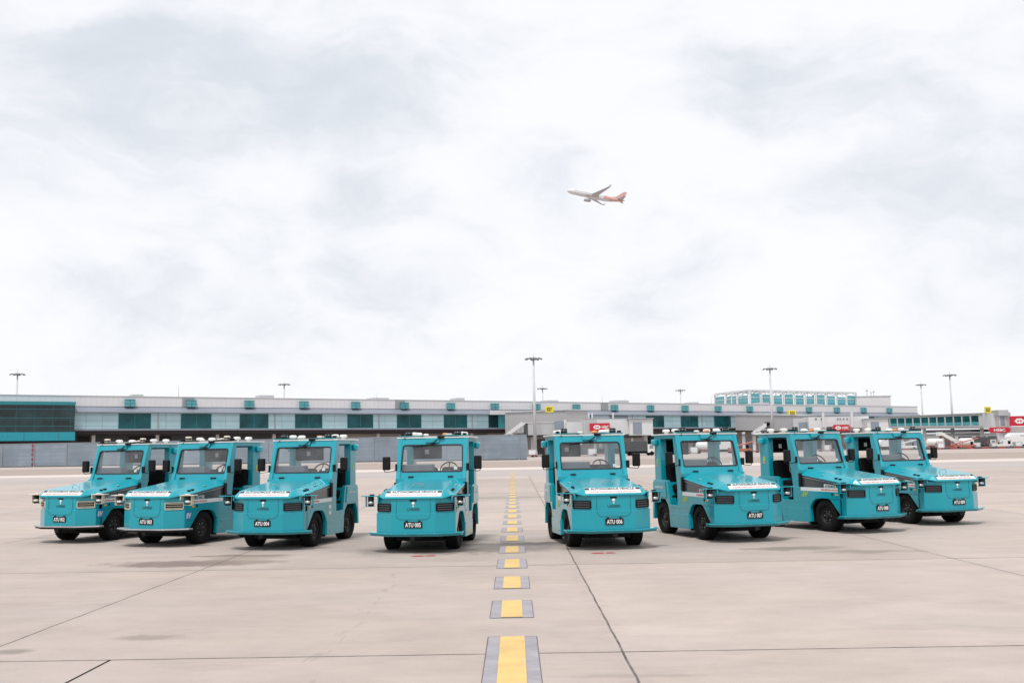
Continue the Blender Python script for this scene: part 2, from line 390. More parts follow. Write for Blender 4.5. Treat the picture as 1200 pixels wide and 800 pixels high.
    def build(s, name, matn=None, parent=None, loc=(0, 0, 0), rz=0.0):
        if matn:
            if not s.mats: s.mats = [matn]
        o = bpy.data.objects.new(name, s.mesh(name)); col.objects.link(o)
        o.location = loc; o.rotation_euler = (0, 0, rz)
        if parent: o.parent = parent
        return o

def new(m): return MB().use(m)

def frameM(o, u, v):
    u = Vector(u).normalized(); v = Vector(v).normalized(); w = u.cross(v)
    m = Matrix.Identity(4)
    for i in range(3): m[i][0] = u[i]; m[i][1] = v[i]; m[i][2] = w[i]; m[i][3] = o[i]
    return m

TXT = {}
def text(body, size, matn, name, parent, M4, bold=0.0, xs=1.0, shear=0.0, fit=None, thick=0.001):
    key = (body, size, matn, bold, xs, shear, fit, thick)
    if key not in TXT:
        cu = bpy.data.curves.new('t', 'FONT'); cu.body = body; cu.size = size; cu.align_x = 'CENTER'; cu.align_y = 'CENTER'
        cu.offset = bold * size; cu.extrude = thick; cu.shear = shear; cu.resolution_u = 3
        o = bpy.data.objects.new('t', cu); col.objects.link(o); bpy.context.view_layer.update()
        dg = bpy.context.evaluated_depsgraph_get(); me = bpy.data.meshes.new_from_object(o.evaluated_get(dg))
        bpy.data.objects.remove(o); bpy.data.curves.remove(cu)
        xsv = [v.co.x for v in me.vertices]; w = max(xsv) - min(xsv); cx = (max(xsv) + min(xsv)) / 2
        ys = [v.co.y for v in me.vertices]; cy = (max(ys) + min(ys)) / 2
        k = (fit / w) if fit else xs
        for v in me.vertices: v.co.x = (v.co.x - cx) * k; v.co.y -= cy
        me.materials.clear(); me.materials.append(M[matn]); me.name = name; TXT[key] = me
    o = bpy.data.objects.new(name, TXT[key]); col.objects.link(o); o.matrix_local = M4
    if parent: o.parent = parent
    return o

def copy_tree(o, parent=None):
    c = o.copy(); col.objects.link(c); c.parent = parent
    for ch in list(o.children): copy_tree(ch, c)
    return c

def rrect(w, h, r, n=5, taper=0.0):
    """rounded rectangle loop, w,h full; taper: top narrower by this half amount"""
    pts = []
    for (sx, sy, a0) in ((1, 1, 0), (-1, 1, 90), (-1, -1, 180), (1, -1, 270)):
        for i in range(n + 1):
            a = R(a0 + 90 * i / n)
            x = sx * (w / 2 - r) + r * math.cos(a); y = sy * (h / 2 - r) + r * math.sin(a)
            pts.append((x, y))
    return [(x * (1 - taper * (y / h + 0.5)), y) for x, y in pts]

# ------------------------------------------------------------------ ground
g = new('apron_concrete'); g.face([(-3000, -200, 0), (3000, -200, 0), (3000, 4500, 0), (-3000, 4500, 0)])
tag(g.build('ground'), kind='structure')
def strip(name, matn, pts, z):
    s_ = new(matn); s_.face([(x, y, z) for x, y in pts]); return tag(s_.build(name), kind='structure')
strip('service_road', 'grey_strip', [(-400, 44), (0, 61), (60, 65), (400, 82), (400, 99), (60, 82), (0, 78), (-400, 61)], 0.004)
strip('pale_kerb_lane', 'pale_strip', [(-400, 66), (0, 80.5), (60, 84), (400, 104), (400, 116), (60, 95), (0, 91), (-400, 76)], 0.004)
strip('taxi_lane', 'brown_strip', [(-400, 78), (0, 93), (60, 101), (400, 140), (400, 205), (60, 155), (0, 142), (-400, 105)], 0.004)

# yellow dashes on grey underlay
y0 = 5.4; k = 0
while y0 < 72:
    if k == 0: a, b_ = 5.4, 8.62
    else: a, b_ = 9.58 + 1.975 * (k - 1), 9.58 + 1.975 * (k - 1) + 1.06
    if a > 71: break
    xc = -0.05 - (a - 7) * 0.0022
    if a < 34:
        s_ = new('grey_paint'); s_.face([(xc - 0.205, a, 0.004), (xc + 0.205, a, 0.004), (xc + 0.200, b_, 0.004), (xc - 0.200, b_, 0.004)])
        if a < 20:
            s_.use('bridge_dark')
            for sx in (-1, 1):
                s_.box(xc + sx * 0.205 - 0.003, xc + sx * 0.205 + 0.003, a, b_, 0.0025, 0.0045)
            s_.box(xc - .202, xc + .202, a - .012, a - .002, 0.0025, 0.0042); s_.box(xc - .202, xc + .202, b_ + .002, b_ + .010, 0.0025, 0.0042)
        s_ = s_.build('lane_marking_border'); tag(s_, kind='structure')
    s_ = new('yellow_paint'); s_.face([(xc - 0.104, a + .01, 0.008), (xc + 0.104, a + .01, 0.008), (xc + 0.102, b_ - .01, 0.008), (xc - 0.102, b_ - .01, 0.008)])
    tag(s_.build('lane_marking'), kind='structure')
    k += 1; y0 = b_
for cx, tx in ((-1.40, '5'), (1.31, '6')):
    s_ = new('red_paint')
    s_.face([(cx - 0.20, 15.22, 0.004), (cx - 0.02, 15.18, 0.004), (cx + 0.02, 15.32, 0.004), (cx - 0.14, 15.36, 0.004)])
    s_.face([(cx + 0.03, 15.20, 0.004), (cx + 0.19, 15.24, 0.004), (cx + 0.14, 15.38, 0.004), (cx + 0.05, 15.34, 0.004)])
    tag(s_.build('parking_mark'), kind='structure')
s_ = new('line_faint'); s_.face([(16.5, 41.2, .006), (60, 36.5, .006), (60, 36.8, .006), (16.5, 41.5, .006)]); tag(s_.build('faded_line'), kind='structure')
s_ = new('line_white'); s_.face([(21, 48, .009), (24.5, 47.6, .009), (24.5, 47.9, .009), (21, 48.3, .009)]); s_.face([(26, 53, .009), (30, 52.5, .009), (30, 52.9, .009), (26, 53.4, .009)]); tag(s_.build('faded_line'), kind='structure')
s_ = new('black_matt'); s_.face([(-3.17, 5, .004), (-3.155, 5, .004), (-3.15, 7.92, .004), (-3.165, 7.92, .004)]); tag(s_.build('ground_crack'), kind='structure')

# ------------------------------------------------------------------ baggage tractor
HS = -0.125                       # slope of the hood top
def hz(x): return 0.965 + (x - 0.66) * HS
WS_O = Vector((-0.7825, 0, 1.449)); WS_V = Vector((-0.131, 0, 0.466)).normalized()   # windscreen plane
WSM = frameM(WS_O, (0, 1, 0), WS_V)

def make_tractor(white):
    t = empty('baggage_tractor')
    teal = 'teal_paint'
    # --- body: side panels, nose, floor, rear
    b = new(teal)
    side = [(.47, .315), (.50, .79), (-.84, .79), (-.84, .54), (-1.15, .54), (-1.255, .955), (-1.29, .975), (-1.83, .975), (-1.88, .93), (-1.94, .25),
            (-1.875, .25), (-1.85, .52), (-1.76, .63), (-1.36, .63), (-1.245, .53), (-1.165, .33), (-1.13, .15),
            (-.36, .16), (-.385, .42), (-.31, .53), (-.22, .585), (.08, .605), (.17, .56), (.40, .315)]
    for s in (-1, 1):
        b.prism(side, 'y', s * .555, s * .62, bev=.008)
        b.prism([(-.375, .155), (-.395, .40), (-1.175, .40), (-1.14, .145)], 'y', s * .62, s * .632, bev=.004)
        b.box(-.02, .50, min(s * .62, s * .628), max(s * .62, s * .628), .60, .615)       # ledge under the hood stripe
        # rear fender outer bulge
        b.prism([(-1.27, .66), (-1.33, .95), (-1.82, .95), (-1.87, .66)], 'y', s * .62, s * .635, bev=.008)
    nose = [(.766, -.34), (.766, .34), (.565, .62), (.40, .62), (.40, -.62), (.565, -.62)]
    b.prism(nose, 'z', .315, .842, bev=.010)
    nlow = [(.780, -.345), (.780, .345), (.575, .632), (.45, .632), (.45, -.632), (.575, -.632)]
    b.prism(nlow, 'z', .315, .612, bev=.006)
    b.box(-1.94, -1.885, -.60, .60, .25, .93, bev=.01)
    b.box(-1.9, -1.28, -.56, .56, .90, .935)
    b.box(-1.30, -.62, -.555, .555, .50, .54)
    b.prism([(-1.17, .54), (-1.27, .93), (-1.31, .93), (-1.21, .54)], 'y', -.55, .55)
    b.build('body', parent=t)
    # --- gap strip under the hood lip
    gseal = new('black_matt'); gseal.prism([(.758, -.345), (.758, .345), (.56, .61), (.30, .61), (.30, -.61), (.56, -.61)], 'z', .8425, .850)
    gseal.build('seal', parent=t)
    # --- hood
    h = new('hood_paint')
    secs = []
    for x, yf, ys, zt, sd in ((-.62, .40, .605, hz(-.62), .10), (.0, .43, .608, hz(0), .10), (.50, .46, .617, hz(.50), .10), (.66, .475, .57, .965, .088), (.788, .465, .475, .858, .004)):
        lip = .022
        secs.append([(x, -ys, zt - sd - lip), (x, -ys, zt - sd), (x, -yf, zt), (x, yf, zt), (x, ys, zt - sd), (x, ys, zt - sd - lip)])
    V = [[h.bm.verts.new(p) for p in s] for s in secs]
    for A, B in zip(V[:-1], V[1:]):
        for i in range(5): h.bm.faces.new([A[i], A[i + 1], B[i + 1], B[i]])
        h.bm.faces.new([A[5], A[0], B[0], B[5]])
    h.bm.faces.new(V[0]); h.bm.faces.new(list(reversed(V[-1])))
    bmesh.ops.recalc_face_normals(h.bm, faces=h.bm.faces[:])
    bmesh.ops.bevel(h.bm, geom=[e for e in h.bm.edges if len(e.link_faces) == 2 and e.calc_face_angle(0) > .12], offset=.012, segments=3, affect='EDGES', profile=.5)
    for f in h.bm.faces: f.smooth = False
    hood = h.build('hood', parent=t)
    for s in (-1, 1):
        for x in (.36, .26):
            q = new('black_plastic'); q.box(x - .035, x + .025, s * .545 - .02, s * .545 + .02, hz(x) - .075, hz(x) - .04, bev=.006); q.build('latch', parent=hood)
        q = new('chrome'); q.lathe([(.0, 0), (.028, 0), (.024, .012), (.0, .014)], 'z', (-.12, s * .52, hz(-.12) - .052), 12); q.build('latch', parent=hood)
        q = new('black_plastic'); q.box(-.67, -.60, s * .343 - .045, s * .343 + .045, 1.112, 1.150, bev=.012); q.build('hinge', parent=hood)
    q = new('chrome' if white else 'steel_grey'); x = .40; z = hz(x)
    q.tube([(x, -.075, z), (x - .01, -.075, z + .055), (x - .01, .075, z + .055), (x, .075, z)], .006, 6); q.build('hood_handle', parent=hood)
    # hood sticker with its two lines of lettering
    CV = Vector((-.128, 0, .107)).normalized(); CN = Vector((0, 1, 0)).cross(CV)
    def HM(f, e=0.0): p_ = Vector((.788, 0, .858)) + CV * f + CN * (.002 + e); return frameM(p_, (0, 1, 0), CV)
    st = new('decal_white')
    st.prism([(-.445, .020), (.445, .020), (.44, .093), (-.44, .093)], 'z', 0, .0015, M4=HM(0))
    st.use('decal_grey'); st.prism([(-.45, .095), (.45, .095), (.445, .150), (-.445, .150)], 'z', 0, .0015, M4=HM(0))
    st.use('text_dark')
    for s in (-1, 1): st.prism([(s * .375, .102), (s * .447, .102), (s * .442, .144), (s * .372, .144)], 'z', .0018, .003, M4=HM(0))
    stk = st.build('warning_sticker', parent=hood)
    text('AUTONOMOUS VEHICLE', .062, 'text_dark', 'lettering', stk, HM(.122, .003), bold=.02, fit=.70)
    text('PLEASE MAINTAIN A SAFE DISTANCE', .045, 'text_red', 'lettering', stk, HM(.055, .003), bold=.0, fit=.72)
    # --- grey side panels between hood and fender, stripe and lettering
    for s in (-1, 1):
        q = new('side_grey'); q.prism([(.50, .79), (.50, .868), (-.62, 1.01), (-.62, .79)], 'y', s * .54, s * .585, bev=.004)
        q.use('steel_grey'); q.prism([(.45, .846), (.45, .854), (-.62, .985), (-.62, .965)], 'y', s * .585, s * .592)  # paler strip standing in for the highlight line along the dark panel
        sp = q.build('side_vent_panel', parent=t)
        q = new('decal_white'); q.prism([(-.62, .722), (-.62, .787), (.49, .787), (.485, .722)], 'y', s * .6205, s * .6225)
        q.prism([(-.02, .792), (-.02, .855), (.44, .835), (.44, .792)], 'y', s * .5855, s * .594)
        sd_ = q.build('side_stripe', parent=t)
        u = (-s, 0, 0)
        text('AUTONOMOUS VEHICLE', .062, 'text_dark', 'lettering', sd_, frameM((.21, s * .5950, .820), u, (0, 0, 1)), bold=.03, fit=.42)
        text('PLEASE MAINTAIN A SAFE DISTANCE', .040, 'text_red', 'lettering', sd_, frameM((.18, s * .6232, .755), u, (0, 0, 1)), bold=.02, fit=.5)
        q = new('black_plastic'); q.box(-.665, -.60, min(s * .59, s * .63), max(s * .59, s * .63), .80, 1.045, bev=.006); q.build('grab_handle', parent=t)
        if s > 0:
            if white:
                q = new('ev_blue'); q.prism([(.395, .455), (.395, .595), (.535, .595), (.535, .455)], 'y', .6325, .6345)
                e = q.build('electric_sticker', parent=t)
                text('EV', .12, 'text_white', 'lettering', e, frameM((.465, .6355, .525), (-1, 0, 0), (0, 0, 1)), bold=.03, xs=.9, shear=.2)
            else:
                q = new('decal_white'); q.prism([(-.60, .50), (-.60, .66), (-.50, .66), (-.50, .50)], 'y', .6205, .6225)
                e = q.build('electric_sticker', parent=t)
                text('EV', .07, 'ev_blue', 'lettering', e, frameM((-.55, .6232, .58), (-1, 0, 0), (0, 0, 1)), bold=.03)
        else:
            text('EV', .12, 'lime', 'electric_mark', t, frameM((-.50, -.6215, .66), (1, 0, 0), (0, 0, 1)), bold=.05, shear=.35)
            q = new('lime'); q.prism([(-.66, .58), (-.60, .66), (-.62, .665), (-.58, .715), (-.61, .655), (-.59, .65)], 'y', -.6205, -.6222); q.build('bolt_mark', parent=t)
    # --- bumper
    bp = new('silver' if white else teal)
    plan = [(.835, -.40), (.835, .40), (.615, .75), (.50, .75), (.50, -.75), (.615, -.75)]
    bp.prism(plan, 'z', .294, .316, bev=.005)
    bp.use('black_plastic' if white else 'teal_band'); bp.prism([(.815, -.39), (.815, .39), (.60, .725), (.44, .725), (.44, -.725), (.60, -.725)], 'z', .262, .293)
    bp.build('bumper', parent=t)
    # --- front face: service hatch outline, slot, emblem, maker's lettering
    fx = .7685
    hp = []
    for (y, z) in [(-.27, .835), (-.27, .66)]: hp.append((y, z))
    for i in range(7): a = R(180 + 90 * i / 6); hp.append((-.19 + .08 * math.cos(a), .58 + .09 * math.sin(a) + .03))
    for i in range(7): a = R(270 + 90 * i / 6); hp.append((.19 + .08 * math.cos(a), .58 + .09 * math.sin(a) + .03))
    hp.append((.27, .66)); hp.append((.27, .835))
    q = new('teal_band'); hp = [(.7825 if z < .614 else .7685, y, z) for y, z in hp]; q.tube(hp, .0035, 5); q.build('hatch_seam', parent=t)
    q = new('black_matt'); q.box(.76, .774, -.055, .055, .795, .820, bev=.004); q.build('latch_slot', parent=t)
    q = new('white_paint'); q.lathe([(0, .765), (.026, .765), (.022, .775), (0, .777)], 'x', (0, 0, .765), 16); q.prism([(-.02, .735), (.02, .735), (0, .705)], 'x', .7665, .771); q.build('emblem', parent=t)
    text('UISEE', .052, 'text_teal', 'lettering', t, frameM((.7685, 0, .675), (0, 1, 0), (0, 0, 1)), bold=.03, fit=.20)
    # --- number plate
    q = new('black_plastic'); q.box(.782, .792, -.145, .145, .388, .484, bev=.004)
    for s in (-1, 1): q.box(.782, .790, s * .10 - .02, s * .10 + .02, .486, .503)
    q.build('number_plate', parent=t)
    # --- headlight grilles on the angled corners
    for s in (-1, 1):
        a, c_ = Vector((.766, s * .34, 0)), Vector((.565, s * .62, 0))
        u = (c_ - a).normalized() * s; mid = (a + c_) / 2; nrm = Vector((abs(u.y), -u.x * 1, 0)) if s > 0 else Vector((abs(u.y), -u.x, 0))
        w = u.cross(Vector((0, 0, 1)))
        if w.x < 0: u = -u; w = -w
        LM = frameM((mid.x + w.x * .001, mid.y + w.y * .001, .700), u, (0, 0, 1))
        q = new('cream_plastic' if white else 'black_plastic')
        q.ring(rrect(.31, .125, .02), rrect(.285, .10, .015), -.01, .018, LM)
        q.use('black_plastic'); q.prism(rrect(.288, .103, .015), 'z', -.004, .004, M4=LM)
        q.use('black_plastic')
        for z in (-.018, .018): q.box(-.14, .14, z - .005, z + .005, .004, .016, M4=LM)
        hl = q.build('headlight', parent=t)
        q = new('cream_plastic' if white else 'dash_grey')
        for z in (-.035, 0, .035): q.box(-.13, .13, z - .0055, z + .0055, .004, .010, bev=.002, M4=LM)
        q.build('lens', parent=hl)
    # --- cab: windscreen frame, gasket, glass
    q = new(teal)
    outer = rrect(1.225, .755, .015, 5, .02); inner = rrect(1.085, .485, .05, 5, .03)
    offM = WSM @ Matrix.Translation((0, -.035, 0))
    inner_s = [(x, y + .035) for x, y in inner]
    q.ring(outer, inner_s, -.05, 0, offM)
    q.box(-.72, -.60, -.605, .605, 1.04, 1.118, bev=.01)
    q.prism([(-.62, .80), (-.62, 1.05), (-.66, 1.05), (-.66, .80)], 'y', -.56, .56)
    q.box(-.60, -.575, -.30, .30, 1.10, 1.122, bev=.005)
    q.build('windscreen_frame', parent=t)
    q = new('gasket'); q.ring(rrect(1.085, .485, .05, 5, .03), rrect(1.05, .45, .04, 5, .03), -.03, .008, WSM); q.build('windscreen_seal', parent=t)
    q = new('decal_white'); q.prism([(.38, -.20), (.44, -.20), (.44, -.15), (.38, -.15)], 'z', -.016, -.013, M4=WSM); q.build('permit_sticker', parent=t)
    q = new('windscreen_glass'); q.face([WSM @ Vector((x_, y_, -.011)) for x_, y_ in rrect(1.052, .452, .04, 5, .03)]); q.build('windscreen', parent=t)
    # pillars, rails
    for s in (-1, 1):
        y0_, y1_ = sorted((s * .55, s * .612))
        q = new(teal); q.prism([(-.64, .79), (-.635, 1.06), (-.70, 1.22), (-.872, 1.79), (-.985, 1.79), (-.845, .79), (-.843, .56), (-.70, .56)], 'y', min(s * .54, s * .6115), max(s * .54, s * .6115), bev=.006); q.build('front_pillar', parent=t)
        q = new(teal); q.prism([(-1.52, .96), (-1.53, 1.79), (-1.785, 1.79), (-1.79, .96)], 'y', min(s * .485, s * .612), max(s * .485, s * .612), bev=.008); q.build('rear_pillar', parent=t)
        q = new(teal); q.box(-1.56, -.95, y0_, y1_, 1.725, 1.79, bev=.004); q.build('roof_rail', parent=t)
        q = new('teal_light'); q.box(-1.76, -1.62, min(s * .612, s * .70), max(s * .612, s * .70), 1.60, 1.72, bev=.03, seg=3); q.build('speaker_box', parent=t)
        q = new('lime'); q.box(-1.69, -1.63, min(s * .612, s * .616), max(s * .612, s * .616), 1.27, 1.36); q.use('amber'); q.box(-1.69, -1.645, min(s * .612, s * .617), max(s * .612, s * .617), 1.22, 1.265); q.build('warning_label', parent=t)
        # door mirrors
        q = new('black_plastic'); q.box(-.80, -.715, s * .795 - .065, s * .795 + .065, 1.255, 1.485, bev=.022, seg=3)
        mi = q.build('door_mirror', parent=t)
        q = new('mirror_glass'); q.box(-.803, -.801, s * .795 - .052, s * .795 + .052, 1.27, 1.47); q.build('mirror_glass', parent=mi)
        q = new('black_plastic'); q.box(-.735, -.685, s * .615 - .012, s * .615 + .03 * (1 if s > 0 else 0) + .012, 1.235, 1.36, bev=.008)
        q.tube([(-.71, s * .62, 1.27), (-.73, s * .66, 1.235), (-.745, s * .80, 1.225), (-.755, s * .835, 1.235), (-.757, s * .835, 1.30)], .007, 6)
        q.build('mirror_bracket', parent=mi)
    q = new(teal); q.box(-1.785, -1.72, -.485, .485, 1.70, 1.785, bev=.006); q.build('rear_rail', parent=t)
    # roof
    q = new('white_paint'); q.box(-1.90, -.865, -.632, .632, 1.79, 1.814, bev=.006)
    q.use('teal_paint'); q.box(-1.88, -.885, -.60, .60, 1.775, 1.79)
    roof = q.build('roof', parent=t)
    q = new('teal_light'); q.box(-.90, -.828, -.125, .115, 1.715, 1.788, bev=.006); q.build('camera_housing', parent=t)
    # wiper
    q = new('black_plastic'); q.box(-.88, -.83, .08, .20, 1.79, 1.83, bev=.008)
    q.tube([(-.845, .14, 1.80), (-.815, .05, 1.745), (-.818, -.02, 1.690)], .008, 6)
    q.tube([(-.818, .06, 1.695), (-.815, -.20, 1.672), (-.815, -.36, 1.655)], .008, 6); q.build('wiper', parent=t)
    # roof gear
    sensor = 'cream_plastic' if white else 'black_plastic'
    q = new('teal_band' if not white else 'black_plastic'); q.box(-1.0, -.86, -.60, -.17, 1.822, 1.840, bev=.004); q.box(-1.0, -.86, .17, .60, 1.822, 1.840, bev=.004)
    q.use('steel_grey'); q.box(-1.02, -.90, -.20, .20, 1.816, 1.832, bev=.003); tray = q.build('roof_tray', parent=t)
    for s in (-1, 1):
        q = new(sensor); q.lathe([(0, 1.84), (.055, 1.84), (.058, 1.85), (.058, 1.905), (.050, 1.918), (0, 1.92)], 'z', (-.93, s * .43, 0), 18)
        q.use('lidar_window'); q.lathe([(.0595, 1.860), (.0595, 1.893)], 'z', (-.93, s * .43, 0), 18); q.build('roof_sensor', parent=t)
        q = new('black_plastic'); q.box(-.97, -.89, s * .545 - .03, s * .545 + .03, 1.84, 1.875, bev=.008); q.build('roof_camera', parent=t)
        for x in (-1.27, -1.66):
            q = new('white_paint'); q.lathe([(0, 1.816), (.040, 1.816), (.038, 1.850), (.066, 1.856), (.070, 1.885), (.050, 1.902), (0, 1.905)], 'z', (x, s * .42, 0), 20)
            q.build('antenna', parent=t)
    q = new('white_paint'); q.lathe([(0, 1.832), (.05, 1.832), (.05, 1.855), (.035, 1.868), (0, 1.87)], 'z', (-.96, -.14, 0), 18); q.build('antenna', parent=t)
    q = new('white_paint'); q.box(-1.0, -.90, .22, .32, 1.84, 1.868, bev=.01); q.build('radio_box', parent=t)
    q = new('black_plastic'); q.lathe([(0, 1.83), (.05, 1.83), (.05, 1.842), (0, 1.842)], 'z', (-1.15, .16, 0), 14)
    q.use('cream_plastic' if white else 'amber'); q.lathe([(0, 1.842), (.045, 1.842), (.045, 1.87), (.03, 1.88), (0, 1.882)], 'z', (-1.15, .16, 0), 16); q.build('beacon', parent=t)
    # --- corner sensors on arms
    for s in (-1, 1):
        q = new(teal if not white else 'cream_plastic')
        q.box(.52, .66, min(s * .58, s * .86), max(s * .58, s * .86), .872, .886, bev=.004)
        q.box(.53, .65, min(s * .58, s * .60), max(s * .58, s * .60), .80, .875)
        q.box(.555, .625, min(s * .79, s * .80), max(s * .79, s * .80), .72, .872)
        q.box(.555, .625, min(s * .66, s * .80), max(s * .66, s * .80), .712, .722)
        arm = q.build('sensor_arm', parent=t)
        q = new('black_plastic'); q.lathe([(0, .724), (.045, .724), (.048, .735), (.048, .865), (.04, .871), (0, .871)], 'z', (.60, s * .715, 0), 18)
        q.use('white_paint' if white else 'silver'); q.lathe([(.0495, .752), (.0495, .792)], 'z', (.60, s * .715, 0), 18)
        q.use('white_paint' if white else 'black_plastic'); q.box(.56, .63, s * .70 - .035, s * .70 + .035, .887, .905, bev=.006)
        q.build('corner_sensor', parent=arm)
    # --- cab interior
    q = new('dash_grey'); q.box(-1.02, -.84, -.54, .0, 1.06, 1.345, bev=.015); q.box(-1.0, -.76, -.54, .54, 1.05, 1.235, bev=.01)
    q.prism([(-.70, .56), (-.72, 1.06), (-.98, 1.06), (-.80, .56)], 'y', -.54, .54); q.build('dashboard', parent=t)
    q = new('black_plastic'); q.ring(rrect(.31, .31, .1549, 8), rrect(.28, .28, .1399, 8), -.010, .010, frameM((-1.06, .24, 1.255), (0, 1, 0), (-.6, 0, .8)))
    q.tube([(-.92, .24, 1.20), (-1.05, .24, 1.25)], .03, 8)
    for a in (90, 210, 330): q.tube([(-1.05, .24, 1.25), (-1.06 - .6 * .145 * math.sin(R(a)), .24 + .145 * math.cos(R(a)), 1.255 + .8 * .145 * math.sin(R(a)))], .010, 6)
    q.build('steering_wheel', parent=t)
    for s in (-1, 1):
        q = new('seat_vinyl'); q.box(-1.46, -.98, s * .28 - .24, s * .28 + .24, .74, .90, bev=.05, seg=3); q.box(-1.38, -1.06, s * .28 - .17, s * .28 + .17, .54, .76)
        q.box(-.14, .0, -.245, .245, 0, .46, bev=.055, seg=3, M4=Matrix.Translation((-1.36, s * .28, .84)) @ Matrix.Rotation(R(-9), 4, 'Y'))
        q.build('seat', parent=t)
    q = new('black_matt'); q.box(-1.72, -1.60, -.485, .0, 1.43, 1.70, bev=.01); rb = q.build('control_box', parent=t)
    q = new('decal_white'); q.box(-1.599, -1.596, -.29, -.22, 1.52, 1.60); q.box(-1.66, -1.60, -.492, -.488, 1.52, 1.58); q.build('label', parent=rb)
    # --- small fittings
    q = new('steel_grey')
    for y in (-.34, -.12, .12, .34): q.cyl((.834, y, .305), (.8375, y, .305), .007, n=8)
    q.build('bolts', parent=t); q = new('chassis')
    q.box(.80, .845, -.035, .035, .20, .262, bev=.005); q.cyl((.83, -.02, .175), (.83, -.02, .262), .010, n=8); q.build('tow_hook', parent=t)
    for s in (-1, 1):
        q = new('teal_band')
        q.box(-.402, -.398, min(s * .6195, s * .6212), max(s * .6195, s * .6212), .42, .72)
        q.box(-1.10, -.40, min(s * .6195, s * .6212), max(s * .6195, s * .6212), .498, .502)
        q.box(.478, .482, min(s * .6195, s * .6212), max(s * .6195, s * .6212), .33, .60)
        q.build('panel_seam', parent=t)
        q = new('black_plastic')
        for x_, z_ in ((-1.05, .22), (-.50, .22), (-1.05, .36), (-.50, .36)): q.cyl((x_, s * .630, z_), (x_, s * .634, z_), .008, n=8)
        q.box(.20, .235, min(s * .62, s * .630), max(s * .62, s * .630), .66, .70, bev=.003)
        q.build('bolts', parent=t)
        q = new('amber'); q.box(.30, .36, min(s * .62, s * .632), max(s * .62, s * .632), .655, .685, bev=.004); q.build('side_marker', parent=t)
        text('ELECTRIC TRACTOR', .05, 'text_white', 'lettering', t, frameM((-1.58, s * .6362, .84), (-s, 0, 0), (0, 0, 1)), bold=.01, fit=.32)
        q = new('red_equipment'); q.box(-1.955, -1.94, min(s * .42, s * .54), max(s * .42, s * .54), .60, .72, bev=.004); q.build('tail_lamp', parent=t)
        q = new('rubber'); q.box(-.40, -.385, min(s * .42, s * .60), max(s * .42, s * .60), .13, .34); q.build('mud_flap', parent=t)
    q = new('rubber'); q.tube([(-.85, -.50, 1.79), (-.90, -.47, 1.822), (-.95, -.46, 1.842)], .008, 6); q.tube([(-1.0, .30, 1.828), (-1.12, .22, 1.82), (-1.26, .30, 1.82), (-1.27, .38, 1.822)], .007, 6); q.build('cable', parent=t)
    # --- chassis and running gear
    q = new('chassis'); q.box(-1.86, .30, -.38, .38, .15, .48); q.box(-1.12, -.38, -.55, .55, .155, .50)  # low, wide boxes added to keep sky light out and deepen shade below
    q.box(.30, .50, -.40, .40, .235, .33); q.cyl((0, -.5, .28), (0, .5, .28), .05); q.cyl((-1.504, -.5, .28), (-1.504, .5, .28), .06)
    q.box(-.34, .40, -.55, .55, .60, .66); q.box(-1.84, -1.20, -.55, .55, .64, .70)
    for s in (-1, 1): q.tube([(.45, s * .12, .26), (.30, s * .28, .18), (0, s * .40, .22)], .02, 6)
    q.box(.40, .50, -.16, .10, .20, .26); q.build('chassis', parent=t)
    for (x, s) in ((0, -1), (0, 1), (-1.504, -1), (-1.504, 1)):
        yc = s * .50
        w = empty('wheel', (x, yc, .285)); w.parent = t
        q = new('rubber')
        prof = [(.155, -.085), (.20, -.098), (.265, -.100), (.283, -.080), (.287, -.04), (.288, 0), (.287, .04), (.283, .080), (.265, .100), (.20, .098), (.155, .085)]
        q.lathe(prof, 'y', (0, 0, 0), 40, closed=True)
        for i in range(40):
            a = 2 * math.pi * i / 40
            q.box(.278, .2915, -.085, .085, -.012, .012, M4=Matrix.Rotation(-a, 4, 'Y'))
        q.build('tyre', parent=w)
        q = new('rim_black'); o_ = s
        q.lathe([(.157, -.07 * o_), (.160, .075 * o_), (.145, .078 * o_), (.135, .045 * o_), (.10, .030 * o_), (.06, .035 * o_), (.055, .07 * o_), (.03, .078 * o_), (0, .078 * o_)], 'y', (0, 0, 0), 32)
        q.use('steel_grey')
        for i in range(6):
            a = 2 * math.pi * i / 6; q.cyl((.085 * math.cos(a), .03 * o_, .085 * math.sin(a)), (.085 * math.cos(a), .052 * o_, .085 * math.sin(a)), .010, n=6)
        q.build('rim', parent=w)
    return t

POSE = [(-8.118, 19.204, -.315), (-6.139, 18.151, -.321), (-3.981, 17.26, -.215), (-1.511, 16.438, -.112),
        (1.415, 16.467, .145), (3.711, 17.336, .28), (6.19, 18.648, .431), (8.256, 20.075, .308)]
LBL = ['teal baggage tractor with plate ATU 002 and cream sensors, leftmost of the row',
       'teal baggage tractor with plate ATU 003, cream sensors and pale bumper, second from left',
       'teal baggage tractor with plate ATU 004, beside the two tractors with cream sensors',
       'teal baggage tractor with plate ATU 005, just left of the yellow dashed line',
       'teal baggage tractor with plate ATU 006, just right of the yellow dashed line',
       'teal baggage tractor with plate ATU 007, second to the right of the yellow line',
       'teal baggage tractor with plate ATU 008, between the ATU 007 and ATU 009 tractors',
       'teal baggage tractor with plate ATU 009, rightmost of the row']
protoA, protoB = make_tractor(True), make_tractor(False)
for i, (x, y, a) in enumerate(POSE):
    if i == 0: t = protoA
    elif i == 2: t = protoB
    else: t = copy_tree(protoA if i < 2 else protoB)
    t.location = (x, y, 0); t.rotation_euler = (0, 0, a - math.pi / 2)
    tag(t, LBL[i], 'baggage tractor', 'teal baggage tractors parked in a row')
for i, t in enumerate([o for o in bpy.data.objects if o.name.startswith('baggage_tractor')]):
    t['_i'] = 0
trs = sorted([o for o in bpy.data.objects if o.name.startswith('baggage_tractor')], key=lambda o: o.location.x)
